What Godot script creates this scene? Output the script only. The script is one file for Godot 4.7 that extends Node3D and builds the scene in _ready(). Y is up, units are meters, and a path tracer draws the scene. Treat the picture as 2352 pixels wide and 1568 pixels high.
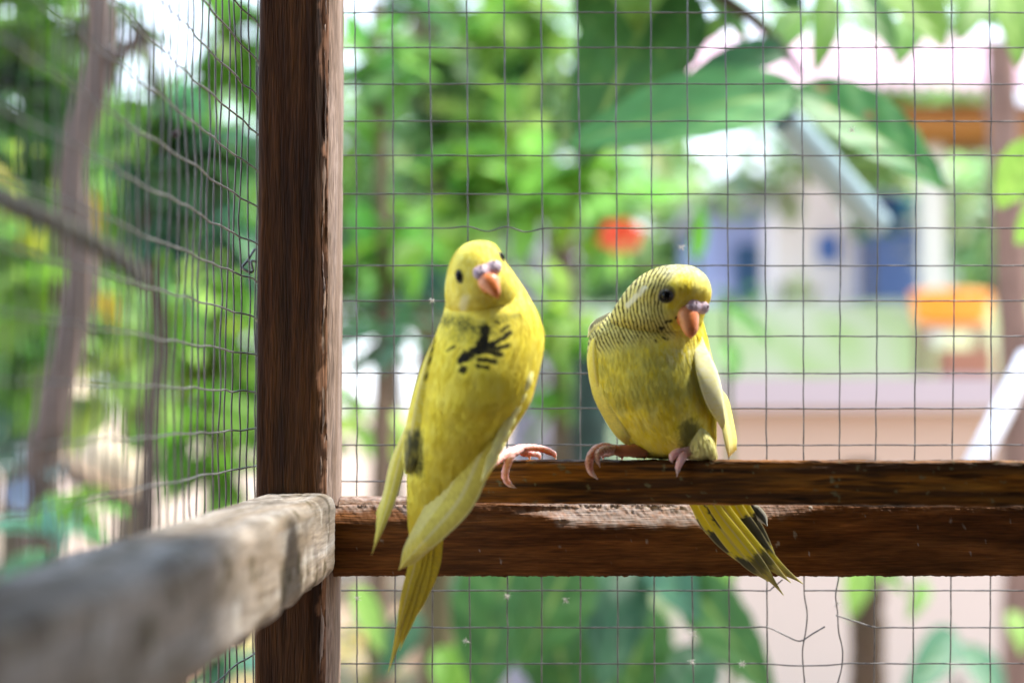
extends Node3D
# Two budgerigars on a wooden perch in the corner of a wire aviary, garden behind. Metres, y up, wire back wall in the plane z = 0.

const FOCAL := 3385.6                        # lens, in units of a frame 2352 wide and 1568 high
const EYE := Vector3(0.0, 1.1, 0.5)
const PITCH := 0.04310

var rng := RandomNumberGenerator.new()
var fine := FastNoiseLite.new()
var M := {}
var taken := {}


func _ready():
	rng.seed = 7
	fine.seed = 3
	fine.frequency = 1.0
	fine.fractal_octaves = 3
	# ---- camera, sky, sun, exposure
	var cam := Camera3D.new()
	cam.name = "camera"
	var lens := CameraAttributesPhysical.new()
	lens.frustum_focal_length = 51.82
	lens.frustum_focus_distance = 0.462
	lens.frustum_near = 0.01
	lens.frustum_far = 400.0
	lens.exposure_aperture = 6.6
	cam.attributes = lens
	cam.position = EYE
	cam.rotation.x = PITCH
	add_child(cam)
	cam.current = true
	var env := Environment.new()
	env.background_mode = Environment.BG_SKY
	var sky := Sky.new()
	var air := ProceduralSkyMaterial.new()
	air.sky_top_color = Color(0.72, 0.82, 0.95)
	air.sky_horizon_color = Color(0.95, 0.97, 1.0)
	air.sky_curve = 0.2
	air.ground_bottom_color = Color(0.35, 0.33, 0.28)
	air.ground_horizon_color = Color(0.6, 0.6, 0.55)
	air.sun_angle_max = 2.0
	sky.sky_material = air
	env.sky = sky
	env.tonemap_mode = Environment.TONE_MAPPER_LINEAR
	env.tonemap_exposure = 3.4
	env.sdfgi_enabled = true
	env.ssao_enabled = true
	env.ssil_enabled = true
	var around := WorldEnvironment.new()
	around.name = "world"
	around.environment = env
	add_child(around)
	var sun := DirectionalLight3D.new()
	sun.name = "sun"
	sun.light_energy = 1.0
	sun.light_color = Color(1.0, 0.975, 0.93)
	sun.light_angular_distance = 4.0
	sun.shadow_enabled = true
	add_child(sun)
	sun.look_at_from_position(Vector3(0.50, 0.84, -0.19), Vector3.ZERO)
	make_materials()
	build_ground()
	build_aviary()
	build_perch()
	build_green_bird()
	build_striped_bird()
	build_small_finds()
	build_near_branch()
	build_garden()


# ------------------------------------------------------------------ helpers
func at(px: float, py: float, dist: float) -> Vector3:
	var r := Vector3((px - 1176.0) / FOCAL, -(py - 784.0) / FOCAL, -1.0).rotated(Vector3.RIGHT, PITCH)
	return EYE + r * (dist / -r.z)


func numbered(called: String) -> String:
	var n: int = taken.get(called, 0)
	taken[called] = n + 1
	return called if n == 0 else "%s_%03d" % [called, n]


func tag(o: Node, label: String, category := "", group := "", kind := ""):
	if label: o.set_meta("label", label)
	if category: o.set_meta("category", category)
	if group: o.set_meta("group", group)
	if kind: o.set_meta("kind", kind)
	return o


func thing(called: String, label: String, category: String, where := Vector3.ZERO, group := "") -> Node3D:
	var o := Node3D.new()
	o.name = numbered(called)
	o.position = where
	add_child(o, true)
	tag(o, label, category, group)
	return o


func put(called: String, mesh: Mesh, mat: Material, parent: Node = self) -> MeshInstance3D:
	var o := MeshInstance3D.new()
	if parent == self:
		o.name = numbered(called)
	else:
		var n := 0
		var nm := called
		while parent.has_node(nm):
			n += 1
			nm = "%s_%03d" % [called, n]
		o.name = nm
	o.mesh = mesh
	o.material_override = mat
	parent.add_child(o, true)
	return o


func mesh_of(called: String, sk: Pelt, mat: Material, parent: Node = self) -> MeshInstance3D:
	var o := put(called, sk.commit(), mat, parent)
	return o


func mix(a: Color, b: Color, t: float) -> Color:
	return a.lerp(b, clampf(t, 0.0, 1.0))


func ss(a: float, b: float, x: float) -> float:
	return smoothstep(a, b, x)


static func cr(a: float, b: float, c: float, d: float, t: float) -> float:
	return 0.5 * (2.0 * b + (c - a) * t + (2.0 * a - 5.0 * b + 4.0 * c - d) * t * t + (3.0 * b - a - 3.0 * c + d) * t * t * t)


func curve(pts: Array, t: float) -> Vector3:            # t in 0..1 along the points
	var n := pts.size() - 1
	var f := clampf(t, 0.0, 1.0) * n
	var i := mini(int(f), n - 1)
	var u := f - i
	var b: Vector3 = pts[i]
	var c: Vector3 = pts[i + 1]
	var a: Vector3 = pts[i - 1] if i > 0 else b * 2.0 - c
	var d: Vector3 = pts[i + 2] if i + 2 <= n else c * 2.0 - b
	return b.cubic_interpolate(c, a, d, u)


func curve1(vals: Array, t: float) -> float:
	var n := vals.size() - 1
	var f := clampf(t, 0.0, 1.0) * n
	var i := mini(int(f), n - 1)
	return cr(vals[maxi(i - 1, 0)], vals[i], vals[i + 1], vals[mini(i + 2, n)], f - i)


# A collector of closed rings and sheets that becomes one mesh with smooth normals.
class Pelt:
	var v := PackedVector3Array()
	var n := PackedVector3Array()
	var c := PackedColorArray()
	var uv := PackedVector2Array()
	var idx := PackedInt32Array()

	# rings: flat list of rows, each of m points; closed joins the ends of a row.
	func grid(p: PackedVector3Array, col: PackedColorArray, rows: int, m: int, closed: bool, coords := PackedVector2Array()):
		var base := v.size()
		var nn := PackedVector3Array()
		nn.resize(rows * m)
		var last_n := Vector3.UP
		var out := 0.0
		for i in rows:
			var mid := Vector3.ZERO
			if closed:
				for j in range(0, m, maxi(1, m / 8)):
					mid += p[i * m + j]
				mid /= float(range(0, m, maxi(1, m / 8)).size())
			for j in m:
				var jm := (j - 1 + m) % m if closed else maxi(j - 1, 0)
				var jp := (j + 1) % m if closed else mini(j + 1, m - 1)
				if closed and coords.size():      # last column repeats the first
					jm = m - 2 if j == 0 else j - 1
					jp = 1 if j == m - 1 else j + 1
				var du := p[i * m + jp] - p[i * m + jm]
				var dv := p[mini(i + 1, rows - 1) * m + j] - p[maxi(i - 1, 0) * m + j]
				var k := du.cross(dv)
				if k.length_squared() < 1e-24:
					# an end that closes to a point
					var q := p[(1 if i == 0 else rows - 2) * m + j] if i == 0 or i == rows - 1 else p[i * m + j]
					k = p[i * m + j] - q
					nn[i * m + j] = Vector3.ZERO if k.length_squared() < 1e-24 else k.normalized() * 2.0
				else:
					nn[i * m + j] = k.normalized()
				if closed:
					out += nn[i * m + j].dot((p[i * m + j] - mid)) if nn[i * m + j].length_squared() < 2.0 else 0.0
		var s := 1.0
		if closed and out < 0.0:
			s = -1.0
		for k in nn.size():
			var x := nn[k]
			if x == Vector3.ZERO:
				x = last_n
			elif x.length_squared() > 2.0:
				x = x * 0.5
			else:
				x = x * s
			last_n = x
			nn[k] = x
		v.append_array(p)
		n.append_array(nn)
		c.append_array(col)
		if coords.size():
			uv.append_array(coords)
		else:
			var z := PackedVector2Array()
			z.resize(p.size())
			uv.append_array(z)
		var span := m if closed and not coords.size() else m - 1
		for i in rows - 1:
			for j in span:
				var a := base + i * m + j
				var b := base + i * m + (j + 1) % m
				var d := a + m
				var e := b + m
				# du x dv points along +normal when s > 0; front faces run clockwise
				if s > 0.0:
					idx.append_array([a, d, b, b, d, e])
				else:
					idx.append_array([a, b, d, b, e, d])

	func tri(a: Vector3, b: Vector3, d: Vector3, nor: Vector3, ca: Color, cb: Color):
		var base := v.size()
		v.append_array([a, b, d])
		n.append_array([nor, nor, nor])
		c.append_array([ca, ca, cb])
		uv.append_array([Vector2.ZERO, Vector2.ZERO, Vector2.ZERO])
		if (b - a).cross(d - a).dot(nor) > 0.0:
			idx.append_array([base, base + 2, base + 1])
		else:
			idx.append_array([base, base + 1, base + 2])

	func commit() -> ArrayMesh:
		var arr := []
		arr.resize(Mesh.ARRAY_MAX)
		arr[Mesh.ARRAY_VERTEX] = v
		arr[Mesh.ARRAY_NORMAL] = n
		arr[Mesh.ARRAY_COLOR] = c
		arr[Mesh.ARRAY_TEX_UV] = uv
		arr[Mesh.ARRAY_INDEX] = idx
		var me := ArrayMesh.new()
		me.add_surface_from_arrays(Mesh.PRIMITIVE_TRIANGLES, arr)
		return me


# A tapering body along a curve with an elliptical section: ws half widths (across), ts half thicknesses (along face). col: Callable(t, across -1..1, point) -> Color
func sweep(sk: Pelt, pts: Array, ws: Array, ts: Array, face: Vector3, rows: int, m: int, col, rough := 0.0, freq := 300.0):
	var p := PackedVector3Array()
	var c := PackedColorArray()
	for i in rows:
		var t := i / float(rows - 1)
		var o := curve(pts, t)
		var dir := (curve(pts, minf(t + 0.01, 1.0)) - curve(pts, maxf(t - 0.01, 0.0))).normalized()
		var side := dir.cross(face).normalized()
		var nor := side.cross(dir).normalized()
		var w := maxf(curve1(ws, t), 0.0)
		var h := maxf(curve1(ts, t), 0.0)
		for j in m:
			var a := TAU * j / m
			var q := o + side * (cos(a) * w) + nor * (sin(a) * h)
			if rough > 0.0:
				q += (side * cos(a) + nor * sin(a)) * rough * fine.get_noise_3dv(q * freq)
			p.append(q)
			c.append(col.call(t, cos(a), q) if col is Callable else col)
	sk.grid(p, c, rows, m, true)


# A thin blade (feather, petal, leaf): a sheet with camber and real thickness.
func blade(sk: Pelt, pts: Array, ws: Array, thick: float, camber: float, face: Vector3, rows: int, half: int, col):
	var p := PackedVector3Array()
	var c := PackedColorArray()
	var m := half * 2
	for i in rows:
		var t := i / float(rows - 1)
		var o := curve(pts, t)
		var dir := (curve(pts, minf(t + 0.01, 1.0)) - curve(pts, maxf(t - 0.01, 0.0))).normalized()
		var side := dir.cross(face).normalized()
		var nor := side.cross(dir).normalized()
		var w := maxf(curve1(ws, t), 0.0)
		for j in m:
			var top := j < half
			var k := j if top else m - 1 - j
			var x := -1.0 + 2.0 * k / float(half - 1)
			var lift := camber * (1.0 - x * x) * w + (thick if top else -thick) * (1.0 - 0.8 * absf(x)) * (1.0 if w > thick else w / thick)
			p.append(o + side * (x * w) + nor * lift)
			c.append(col.call(t, x, o + side * (x * w)) if col is Callable else col)
	sk.grid(p, c, rows, m, true)


func srgb(r: int, g: int, b: int) -> Color:
	return Color(r / 255.0, g / 255.0, b / 255.0).srgb_to_linear()


func mat(rough := 0.7, metal := 0.0, back := 0.0) -> StandardMaterial3D:
	var m := StandardMaterial3D.new()
	m.vertex_color_use_as_albedo = true
	m.roughness = rough
	m.metallic = metal
	if back > 0.0:
		m.backlight_enabled = true
		m.backlight = Color(back, back, back)
	return m


func wood_texture(sd: int, along_u: bool, bold := 1.0) -> Array:
	# long fibres with finer pores, pale and dark streaks: a tone about 0.5..1 and a height
	var side := 640
	var a := FastNoiseLite.new()
	a.seed = sd
	a.frequency = 1.0
	a.fractal_octaves = 4
	var im := Image.create(side, side, false, Image.FORMAT_RGB8)
	var hi := Image.create(side, side, false, Image.FORMAT_RGB8)
	for y in side:
		for x in side:
			var u := (y if along_u else x) / float(side)
			var w := (x if along_u else y) / float(side)
			var warp := a.get_noise_2d(u * 4.0, w * 6.0 + 9.0)
			var f := a.get_noise_2d(u * 95.0 + warp * 2.0, w * 20.0)
			var g := a.get_noise_2d(u * 260.0 + 40.0, w * 95.0)
			var b := a.get_noise_2d(u * 13.0 + warp, w * 5.0 + 5.0)
			var tone := clampf(0.66 + bold * (0.20 * f + 0.26 * g + 0.24 * b), 0.12, 1.0)
			var h := clampf(0.5 + 0.3 * f + 0.5 * g, 0.0, 1.0)
			im.set_pixel(x, y, Color(tone, tone * (0.96 + 0.06 * b), tone * (0.92 + 0.14 * b)))
			hi.set_pixel(x, y, Color(h, h, h))
	return [ImageTexture.create_from_image(im), ImageTexture.create_from_image(hi)]


func make_materials():
	var w1 := wood_texture(11, false, 0.75)
	var w2 := wood_texture(23, false, 0.4)
	for k in [["dark_wood", 0.72, 0.035], ["grey_wood", 0.85, 0.008], ["perch_wood", 0.55, 0.03]]:
		var m := mat(k[1])
		m.albedo_texture = w2[0] if k[0] == "grey_wood" else w1[0]
		m.heightmap_enabled = true
		m.heightmap_texture = w1[1]
		m.heightmap_scale = k[2]
		m.metallic_specular = 0.28
		M[k[0]] = m
	M.wire = mat(0.42, 0.55)
	M.feather = mat(0.75, 0.0, 0.5)
	M.plumage = mat(0.85)
	M.plumage.rim_enabled = true
	M.plumage.rim = 0.1
	M.plumage.metallic_specular = 0.2
	M.plumage.rim_tint = 0.6
	M.fluff = mat(0.85, 0.0, 0.8)
	M.fluff.metallic_specular = 0.2
	M.beak = mat(0.42)
	M.cere = mat(0.6)
	M.skin = mat(0.6)
	M.skin.subsurf_scatter_enabled = true
	M.skin.subsurf_scatter_strength = 0.15
	M.eye = mat(0.16)
	M.eye.metallic_specular = 0.35
	M.leaf = mat(0.5, 0.0, 0.95)
	M.leaf.metallic_specular = 0.35
	M.dark_leaf = M.leaf
	M.bark = mat(0.9)
	M.paint = mat(0.7)
	M.petal = mat(0.6, 0.0, 0.7)
	M.soil = mat(0.95)
	M.plastic = mat(0.35)


# ------------------------------------------------------------------ the aviary
# A squared timber: profile of w (along x axis) and h (along y axis) swept from a along dir. change: Callable(local point on profile, s) -> inward depth; col: Callable(profile point, s) -> Color
func timber(called: String, a: Vector3, dir: Vector3, xa: Vector3, ya: Vector3, length: float, w: float, h: float, r: float, rows: int, change: Callable, col: Callable, m: Material, parent: Node) -> MeshInstance3D:
	var prof: Array[Vector2] = []
	var nrm: Array[Vector2] = []
	var corners := [Vector2(1, 1), Vector2(-1, 1), Vector2(-1, -1), Vector2(1, -1)]
	for k in 4:
		var s: Vector2 = corners[k]
		var c := Vector2(s.x * (w / 2 - r), s.y * (h / 2 - r))
		for q in 9:
			var ang := k * PI / 2 + q * PI / 16
			prof.append(c + Vector2(cos(ang), sin(ang)) * r)
			nrm.append(Vector2(cos(ang), sin(ang)))
		var nx: Vector2 = corners[(k + 1) % 4]
		var c2 := Vector2(nx.x * (w / 2 - r), nx.y * (h / 2 - r))
		var nn := Vector2.from_angle((k + 1) * PI / 2)
		var p0 := c + nn * r
		var p1 := c2 + nn * r
		for q in range(1, 34):
			prof.append(p0.lerp(p1, q / 34.0))
			nrm.append(nn)
	prof.append(prof[0])
	nrm.append(nrm[0])
	var n := prof.size()
	var p := PackedVector3Array()
	var c := PackedColorArray()
	var uv := PackedVector2Array()
	for i in rows + 2:
		var cap := i == 0 or i == rows + 1
		var s := length * clampf((i - 1) / float(rows - 1), 0.0, 1.0)
		var run := 0.0
		for j in n:
			var inw: float = change.call(prof[j], s)
			var q := prof[j] - nrm[j] * inw
			if j > 0:
				run += prof[j].distance_to(prof[j - 1])
			if cap:
				q *= 0.0
			p.append(a + dir * s + xa * q.x + ya * q.y)
			c.append(col.call(prof[j], s))
			uv.append(Vector2(run / 0.12, s / 0.9))
	var sk := Pelt.new()
	sk.grid(p, c, rows + 2, n, true, uv)
	return mesh_of(called, sk, m, parent)


func build_aviary():
	var base := Vector3(-0.07, 0.0, 0.0)
	var av := thing("aviary", "wooden framed bird aviary with walls of square wire mesh", "aviary", base)
	var o := base
	# corner post: dark stained, its outer right edge torn to raw fibres
	var brown := srgb(104, 66, 30)
	var dark := srgb(62, 38, 16)
	var raw := srgb(232, 210, 198)
	var post_change := func(q: Vector2, s: float) -> float:
		var e := ss(0.0055, 0.0112, q.x) * ss(0.004, 0.0145, q.y)
		var y := s - 0.5
		var deep := 0.0012 + 0.0030 * ss(0.62, 0.5, y) + 0.0015 * fine.get_noise_2d(y * 22.0, 1.0)
		var fib := fine.get_noise_3d(q.x * 900.0, y * 60.0, q.y * 900.0)
		return e * (deep + 0.0014 * fib) + 0.00025 * fine.get_noise_3d(q.x * 300.0, y * 30.0, q.y * 300.0)
	var post_col := func(q: Vector2, s: float) -> Color:
		var y := s - 0.5
		var t := fine.get_noise_3d(q.x * 160.0, y * 14.0, q.y * 120.0)
		var k := mix(brown, dark, 0.45 + 0.9 * t)
		var edge := ss(0.0101, 0.0110, q.x + 0.0018 * fine.get_noise_2d(y * 130.0, 4.0) + 0.0035 * ss(0.62, 0.5, y) * (0.5 + 0.5 * fine.get_noise_2d(y * 25.0, 8.0)))
		edge *= ss(0.002, 0.008, q.y) if q.x < 0.0118 else 1.0
		return mix(k, mix(mix(srgb(206, 158, 128), raw, ss(0.0116, 0.0121, q.x)), brown, 0.5 * absf(fine.get_noise_3d(q.x * 1200.0, y * 90.0, q.y * 1200.0)) + 0.1), edge)
	var post := timber("corner_post", Vector3(-0.0695, 0.5, 0.0158) - o, Vector3.UP, Vector3.RIGHT, Vector3.BACK, 1.05, 0.0245, 0.0285, 0.0022, 1150, post_change, post_col, M.dark_wood, av)
	tag(post, "dark brown corner post with a torn pale right edge")
	# side rail: weathered grey, rounded, running toward the viewer along the left wall
	var lean := Vector3(-0.027, 0.0, 1.0).normalized()
	var across := Vector3(1.0, 0.0, 0.027).normalized()
	var grey := srgb(230, 222, 212)
	var tan_ := srgb(138, 130, 112)
	var olive := srgb(96, 86, 44)
	var white := srgb(238, 236, 228)
	var rail_change := func(q: Vector2, s: float) -> float:
		return 0.0002 * fine.get_noise_3d(q.x * 120.0, q.y * 120.0, s * 18.0) + 0.00018 * fine.get_noise_3d(q.x * 700.0, q.y * 700.0, s * 60.0) + ss(-0.008, -0.014, q.y) * ss(0.004, 0.012, q.x) * (0.0012 + 0.002 * fine.get_noise_1d(s * 60.0))
	var rail_col := func(q: Vector2, s: float) -> Color:
		var n1 := fine.get_noise_3d(q.x * 70.0, q.y * 70.0, s * 30.0)
		var k := mix(grey, tan_, 0.45 + 0.5 * n1)
		k = mix(k, srgb(140, 130, 122), 0.5 * ss(0.25, 0.5, fine.get_noise_3d(q.x * 260.0 + 5.0, q.y * 60.0, s * 90.0)))
		k = mix(k, olive, 0.75 * ss(0.30, 0.45, fine.get_noise_3d(q.x * 120.0 + 9.0, q.y * 60.0, s * 70.0)))
		k = mix(k, white, 0.9 * ss(0.33, 0.45, fine.get_noise_3d(q.x * 150.0 - 7.0, q.y * 55.0, s * 110.0)))
		k = mix(k, srgb(110, 100, 92), 0.5 * ss(0.008, 0.0125, q.y) * ss(-0.1, 0.35, n1 + 0.35 * fine.get_noise_2d(s * 40.0, 3.0)))
		return k
	var rail := timber("side_rail", Vector3(-0.0684, 1.1 - 0.0418, 0.0305) - o, lean, across, Vector3.UP, 0.6, 0.0245, 0.0275, 0.0042, 460, rail_change, rail_col, M.grey_wood, av)
	tag(rail, "weathered grey rail running toward the viewer along the left mesh")
	# back rail: brown, rough weathered upper edge
	var warm := srgb(184, 120, 62)
	var back_change := func(q: Vector2, s: float) -> float:
		var top := ss(0.0045, 0.0115, q.y)
		var n2 := fine.get_noise_3d(q.x * 420.0, q.y * 700.0, s * 260.0) + 0.6 * fine.get_noise_3d(q.x * 900.0, q.y * 1200.0, s * 700.0)
		var bulge := ss(0.055, 0.078, s + 0.008 * fine.get_noise_2d(q.y * 300.0, s * 30.0)) * ss(0.165, 0.115, s)
		var fray := maxf(bulge, 0.75 * ss(0.032, 0.02, s))
		var crack := 0.0 if q.y < 0.010 else 0.003 * exp(-pow((q.x - 0.002) / 0.0007, 2.0)) * ss(0.07, 0.03, s)
		var slope := ss(0.0095 - 0.0062 * fray, 0.0128, q.y) * ss(-0.004, 0.0105, q.x)
		return slope * (0.0009 + 0.0058 * fray) + top * ss(-0.012, 0.010, q.x) * 0.0010 * (0.2 + fray) * (0.6 + n2) + crack + ss(-0.0095, -0.0125, q.y) * (0.0012 + 0.0004 * n2) + 0.0002 * n2
	var back_col := func(q: Vector2, s: float) -> Color:
		var n1 := fine.get_noise_3d(q.x * 120.0, q.y * 150.0, s * 22.0)
		var k := mix(warm, dark, 0.42 + 0.55 * n1)
		var bulge := ss(0.055, 0.078, s + 0.008 * fine.get_noise_2d(q.y * 300.0, s * 30.0)) * ss(0.165, 0.115, s)
		var fray := maxf(bulge, 0.75 * ss(0.032, 0.02, s))
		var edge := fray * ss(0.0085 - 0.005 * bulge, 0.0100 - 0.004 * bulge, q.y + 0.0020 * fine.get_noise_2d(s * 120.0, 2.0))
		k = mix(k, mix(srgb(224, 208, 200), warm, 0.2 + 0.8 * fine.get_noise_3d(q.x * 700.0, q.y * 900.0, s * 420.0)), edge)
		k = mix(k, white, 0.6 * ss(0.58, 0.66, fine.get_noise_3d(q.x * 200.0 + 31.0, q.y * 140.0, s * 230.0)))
		return k
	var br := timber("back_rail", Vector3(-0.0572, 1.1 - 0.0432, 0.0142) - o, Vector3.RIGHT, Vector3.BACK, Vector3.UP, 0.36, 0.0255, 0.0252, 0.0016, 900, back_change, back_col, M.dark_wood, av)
	tag(br, "dark brown horizontal rail across the back mesh with a frayed upper edge")
	# nearer post of the left wall, at the left edge of the view
	var plain := func(_q: Vector2, _s: float) -> float: return 0.0
	var plain_col := func(q: Vector2, s: float) -> Color: return mix(srgb(140, 116, 92), srgb(96, 78, 62), 0.5 + fine.get_noise_3d(q.x * 90.0, s * 9.0, q.y * 90.0))
	timber("near_post", Vector3(-0.0985, 0.5, 0.272) - o, Vector3.UP, Vector3.RIGHT, Vector3.BACK, 1.05, 0.026, 0.026, 0.002, 60, plain, plain_col, M.dark_wood, av)
	# sheet roof added above the view to keep the inside in shade
	var roof := Pelt.new()
	var rp := PackedVector3Array()
	var rc := PackedColorArray()
	for i in 2:
		for j in 161:
			var x := -0.22 + 0.86 * j / 160.0
			rp.append(Vector3(x, 1.555 + 0.008 * sin(x * 83.0), 0.07 if i == 0 else 1.02) - o)
			rc.append(srgb(150, 140, 130))
	roof.grid(rp, rc, 2, 161, false)
	rp = PackedVector3Array()
	for i in 2:
		for j in 161:
			var x := -0.22 + 0.86 * j / 160.0
			rp.append(Vector3(x, 1.558 + 0.008 * sin(x * 83.0), 0.07 if i == 0 else 1.02) - o)
	roof.grid(rp, rc, 2, 161, false)
	mesh_of("roof", roof, M.paint, av)
	# unseen board walls and floor, added to cut the light on front faces
	for k in 7:
		box(av, "shade_plank", Vector3(0.62, 0.72, 0.16 + 0.112 * k), Vector3(0.642, 1.54, 0.16 + 0.112 * k + 0.108), mix(srgb(96, 76, 60), srgb(66, 50, 40), rng.randf()))
	for k in 7:
		box(av, "shade_plank", Vector3(-0.13 + 0.118 * k, 0.72, 0.95), Vector3(-0.13 + 0.118 * k + 0.114, 1.54, 0.972), mix(srgb(96, 76, 60), srgb(66, 50, 40), rng.randf()))
	for k in 6:
		box(av, "shade_plank", Vector3(-0.13, 0.72, 0.31 + 0.106 * k), Vector3(-0.108, 1.54, 0.31 + 0.106 * k + 0.102), mix(srgb(96, 76, 60), srgb(66, 50, 40), rng.randf()))
	box(av, "floor", Vector3(-0.13, 0.70, -0.03), Vector3(0.645, 0.718, 0.975), srgb(70, 58, 48))
	build_back_mesh(av, o)
	build_side_mesh(av, o)


func wire(parent: Node, pts: Array, r: float, o: Vector3, steel := Color(0.08, 0.077, 0.077)):
	var sk := Pelt.new()
	var loc := []
	for p in pts:
		loc.append(p - o)
	var d: Vector3 = (loc[-1] - loc[0]).normalized()
	var face := Vector3.BACK if absf(d.z) < 0.7 else Vector3.UP
	var seed_ := rng.randf() * 50.0
	sweep(sk, loc, [r, r], [r, r], face, maxi(8, pts.size() * 5), 6, func(t, _a, q): return mix(steel, steel * 2.2, 0.3 + 0.9 * fine.get_noise_3d(q.x * 180.0, q.y * 180.0 + seed_, q.z * 180.0)), r * 0.25, 500.0)
	mesh_of("wire", sk, M.wire, parent)


func build_back_mesh(av: Node, o: Vector3):
	var net := Node3D.new()
	net.name = "back_mesh"
	av.add_child(net)
	tag(net, "square welded wire mesh of the back wall, torn below the rail")
	var r := 0.00024
	# upper, middle and lower places of the upright wires
	var vx := [[812.6, 819, 819.6], [901, 904, 907.7], [983, 993, 993.3], [1072.5, 1074.4, 1079.6], [1156, 1163, 1165.6], [1242, 1246, 1244.5], [1324, 1333, 1333], [1413.5, 1416.5, 1419], [1494.6, 1498, 1503.4], [1580, 1581, 1591], [1664, 1672, 1675], [1750, 1759, 1763], [1839, 1845, 1848], [1923, 1931, 1927], [2010.6, 2017, 2009], [2094, 2106, 2098], [2183, 2194, 2184], [2271, 2279, 2275.6], [2357, 2364, 2362], [2444, 2450, 2448], [2530, 2536, 2534]]
	var hy := [-225, -140, -56, 28.5, 109.5, 193, 278.5, 357, 445.5, 524, 610, 691, 772, 857, 938, 1022, 1105, 1189, 1273, 1356, 1441, 1524, 1608, 1692]
	for k in vx.size():
		var pts := []
		for y in range(-230, 1721, 42):
			var x := cr(vx[k][0], vx[k][0], vx[k][1], vx[k][2], (y + 200) / 725.0) if y < 525 else lerpf(vx[k][1], vx[k][2], (y - 525) / 917.0)
			x += 1.9 * fine.get_noise_2d(y * 0.011, k * 7.3)
			if k == 4 and y > 440 and y < 560:
				x += 4.0
			if k == 12 and y > 1340:
				x += [0.0, 6.0, 3.0, -4.0, -2.0, 0, 0, 0, 0, 0][mini(int((y - 1340) / 42.0), 9)]
			if k == 13 and y > 1340:
				x += [-7.0, -2.0, 0.0, 9.0, 8.0, -2.0, 0, 0, 0, 0][mini(int((y - 1340) / 42.0), 9)]
			pts.append(at(x, y, 0.5 + 0.0003 * sin(y * 0.074 + k * PI)))
		wire(net, pts, r, o)
	for k in hy.size():
		var runs := [[770.0, 2560.0]]
		if hy[k] == 1441:
			runs = [[770.0, 1763.0], [2009.0, 2560.0]]
		elif hy[k] == 1356:
			runs = [[770.0, 1764.0], [1848.0, 2560.0]]
		for run in runs:
			var pts := []
			var n := int((run[1] - run[0]) / 43.0)
			for i in n + 1:
				var x: float = lerpf(run[0], run[1], i / float(n))
				var y: float = hy[k] + 1.5 * fine.get_noise_2d(x * 0.012, k * 5.1 + 40.0)
				if hy[k] == 524 and absf(x - 1160.0) < 90.0:
					y += -6.0 * cos((x - 1160.0) * 0.07) + 2.0
				if hy[k] == 1524 and x > 1760.0 and x < 1940.0:
					y += 5.0 * sin((x - 1760.0) / 180.0 * PI)
				pts.append(at(x, y, 0.4992 + 0.0003 * sin(x * 0.073 + k * PI)))
			if hy[k] == 1441 and run[0] < 800.0:
				for e in [[1802, 1458, 0.4985], [1837, 1472, 0.497], [1866, 1456, 0.496], [1895, 1439, 0.495]]:
					pts.append(at(e[0], e[1], e[2]))
			if hy[k] == 1441 and run[0] > 2000.0:
				for e in [[1972, 1429, 0.499], [1921, 1413, 0.4985]]:
					pts.push_front(at(e[0], e[1], e[2]))
			if hy[k] == 1356 and run[0] < 800.0:
				for e in [[1776, 1349, 0.4985], [1798, 1331, 0.497]]:
					pts.append(at(e[0], e[1], e[2]))
			wire(net, pts, r, o)


func side_point(s: float, y: float) -> Vector3:      # on the left wall: s metres from the corner toward the viewer
	var bow := 0.0016 * exp(-pow((s - 0.012) / 0.012, 2.0))
	return Vector3(-0.0868 - 0.027 * s + bow + 0.0012 * fine.get_noise_2d(s * 30.0, y * 18.0), y, -s * 0.0 + s)


func build_side_mesh(av: Node, o: Vector3):
	var net := Node3D.new()
	net.name = "side_mesh"
	av.add_child(net)
	tag(net, "square wire mesh of the left wall seen at a steep angle")
	for k in 36:
		var s := -0.0065 + 0.0088 * k
		if k < 4:
			s = [0.001, 0.004, 0.0085, 0.0195][k]
		var pts := []
		for i in 34:
			var y := 0.98 + i * 0.0085
			pts.append(side_point(s + 0.0005 * fine.get_noise_2d(y * 60.0, k * 3.0), y))
		wire(net, pts, 0.00027, o, Color(0.05, 0.045, 0.042))
	for k in 24:
		var y := 0.981 + 0.01235 * k
		var pts := []
		for i in 30:
			var s := 0.01 * i
			var yy := y + 0.0007 * fine.get_noise_2d(s * 50.0, k * 4.0) - (0.0022 * exp(-s / 0.006) * (1.0 if y > 1.1 else -0.3))
			var q := side_point(s, yy)
			q.x += 0.0006
			pts.append(q)
		wire(net, pts, 0.0003, o, Color(0.12, 0.115, 0.11))


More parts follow.
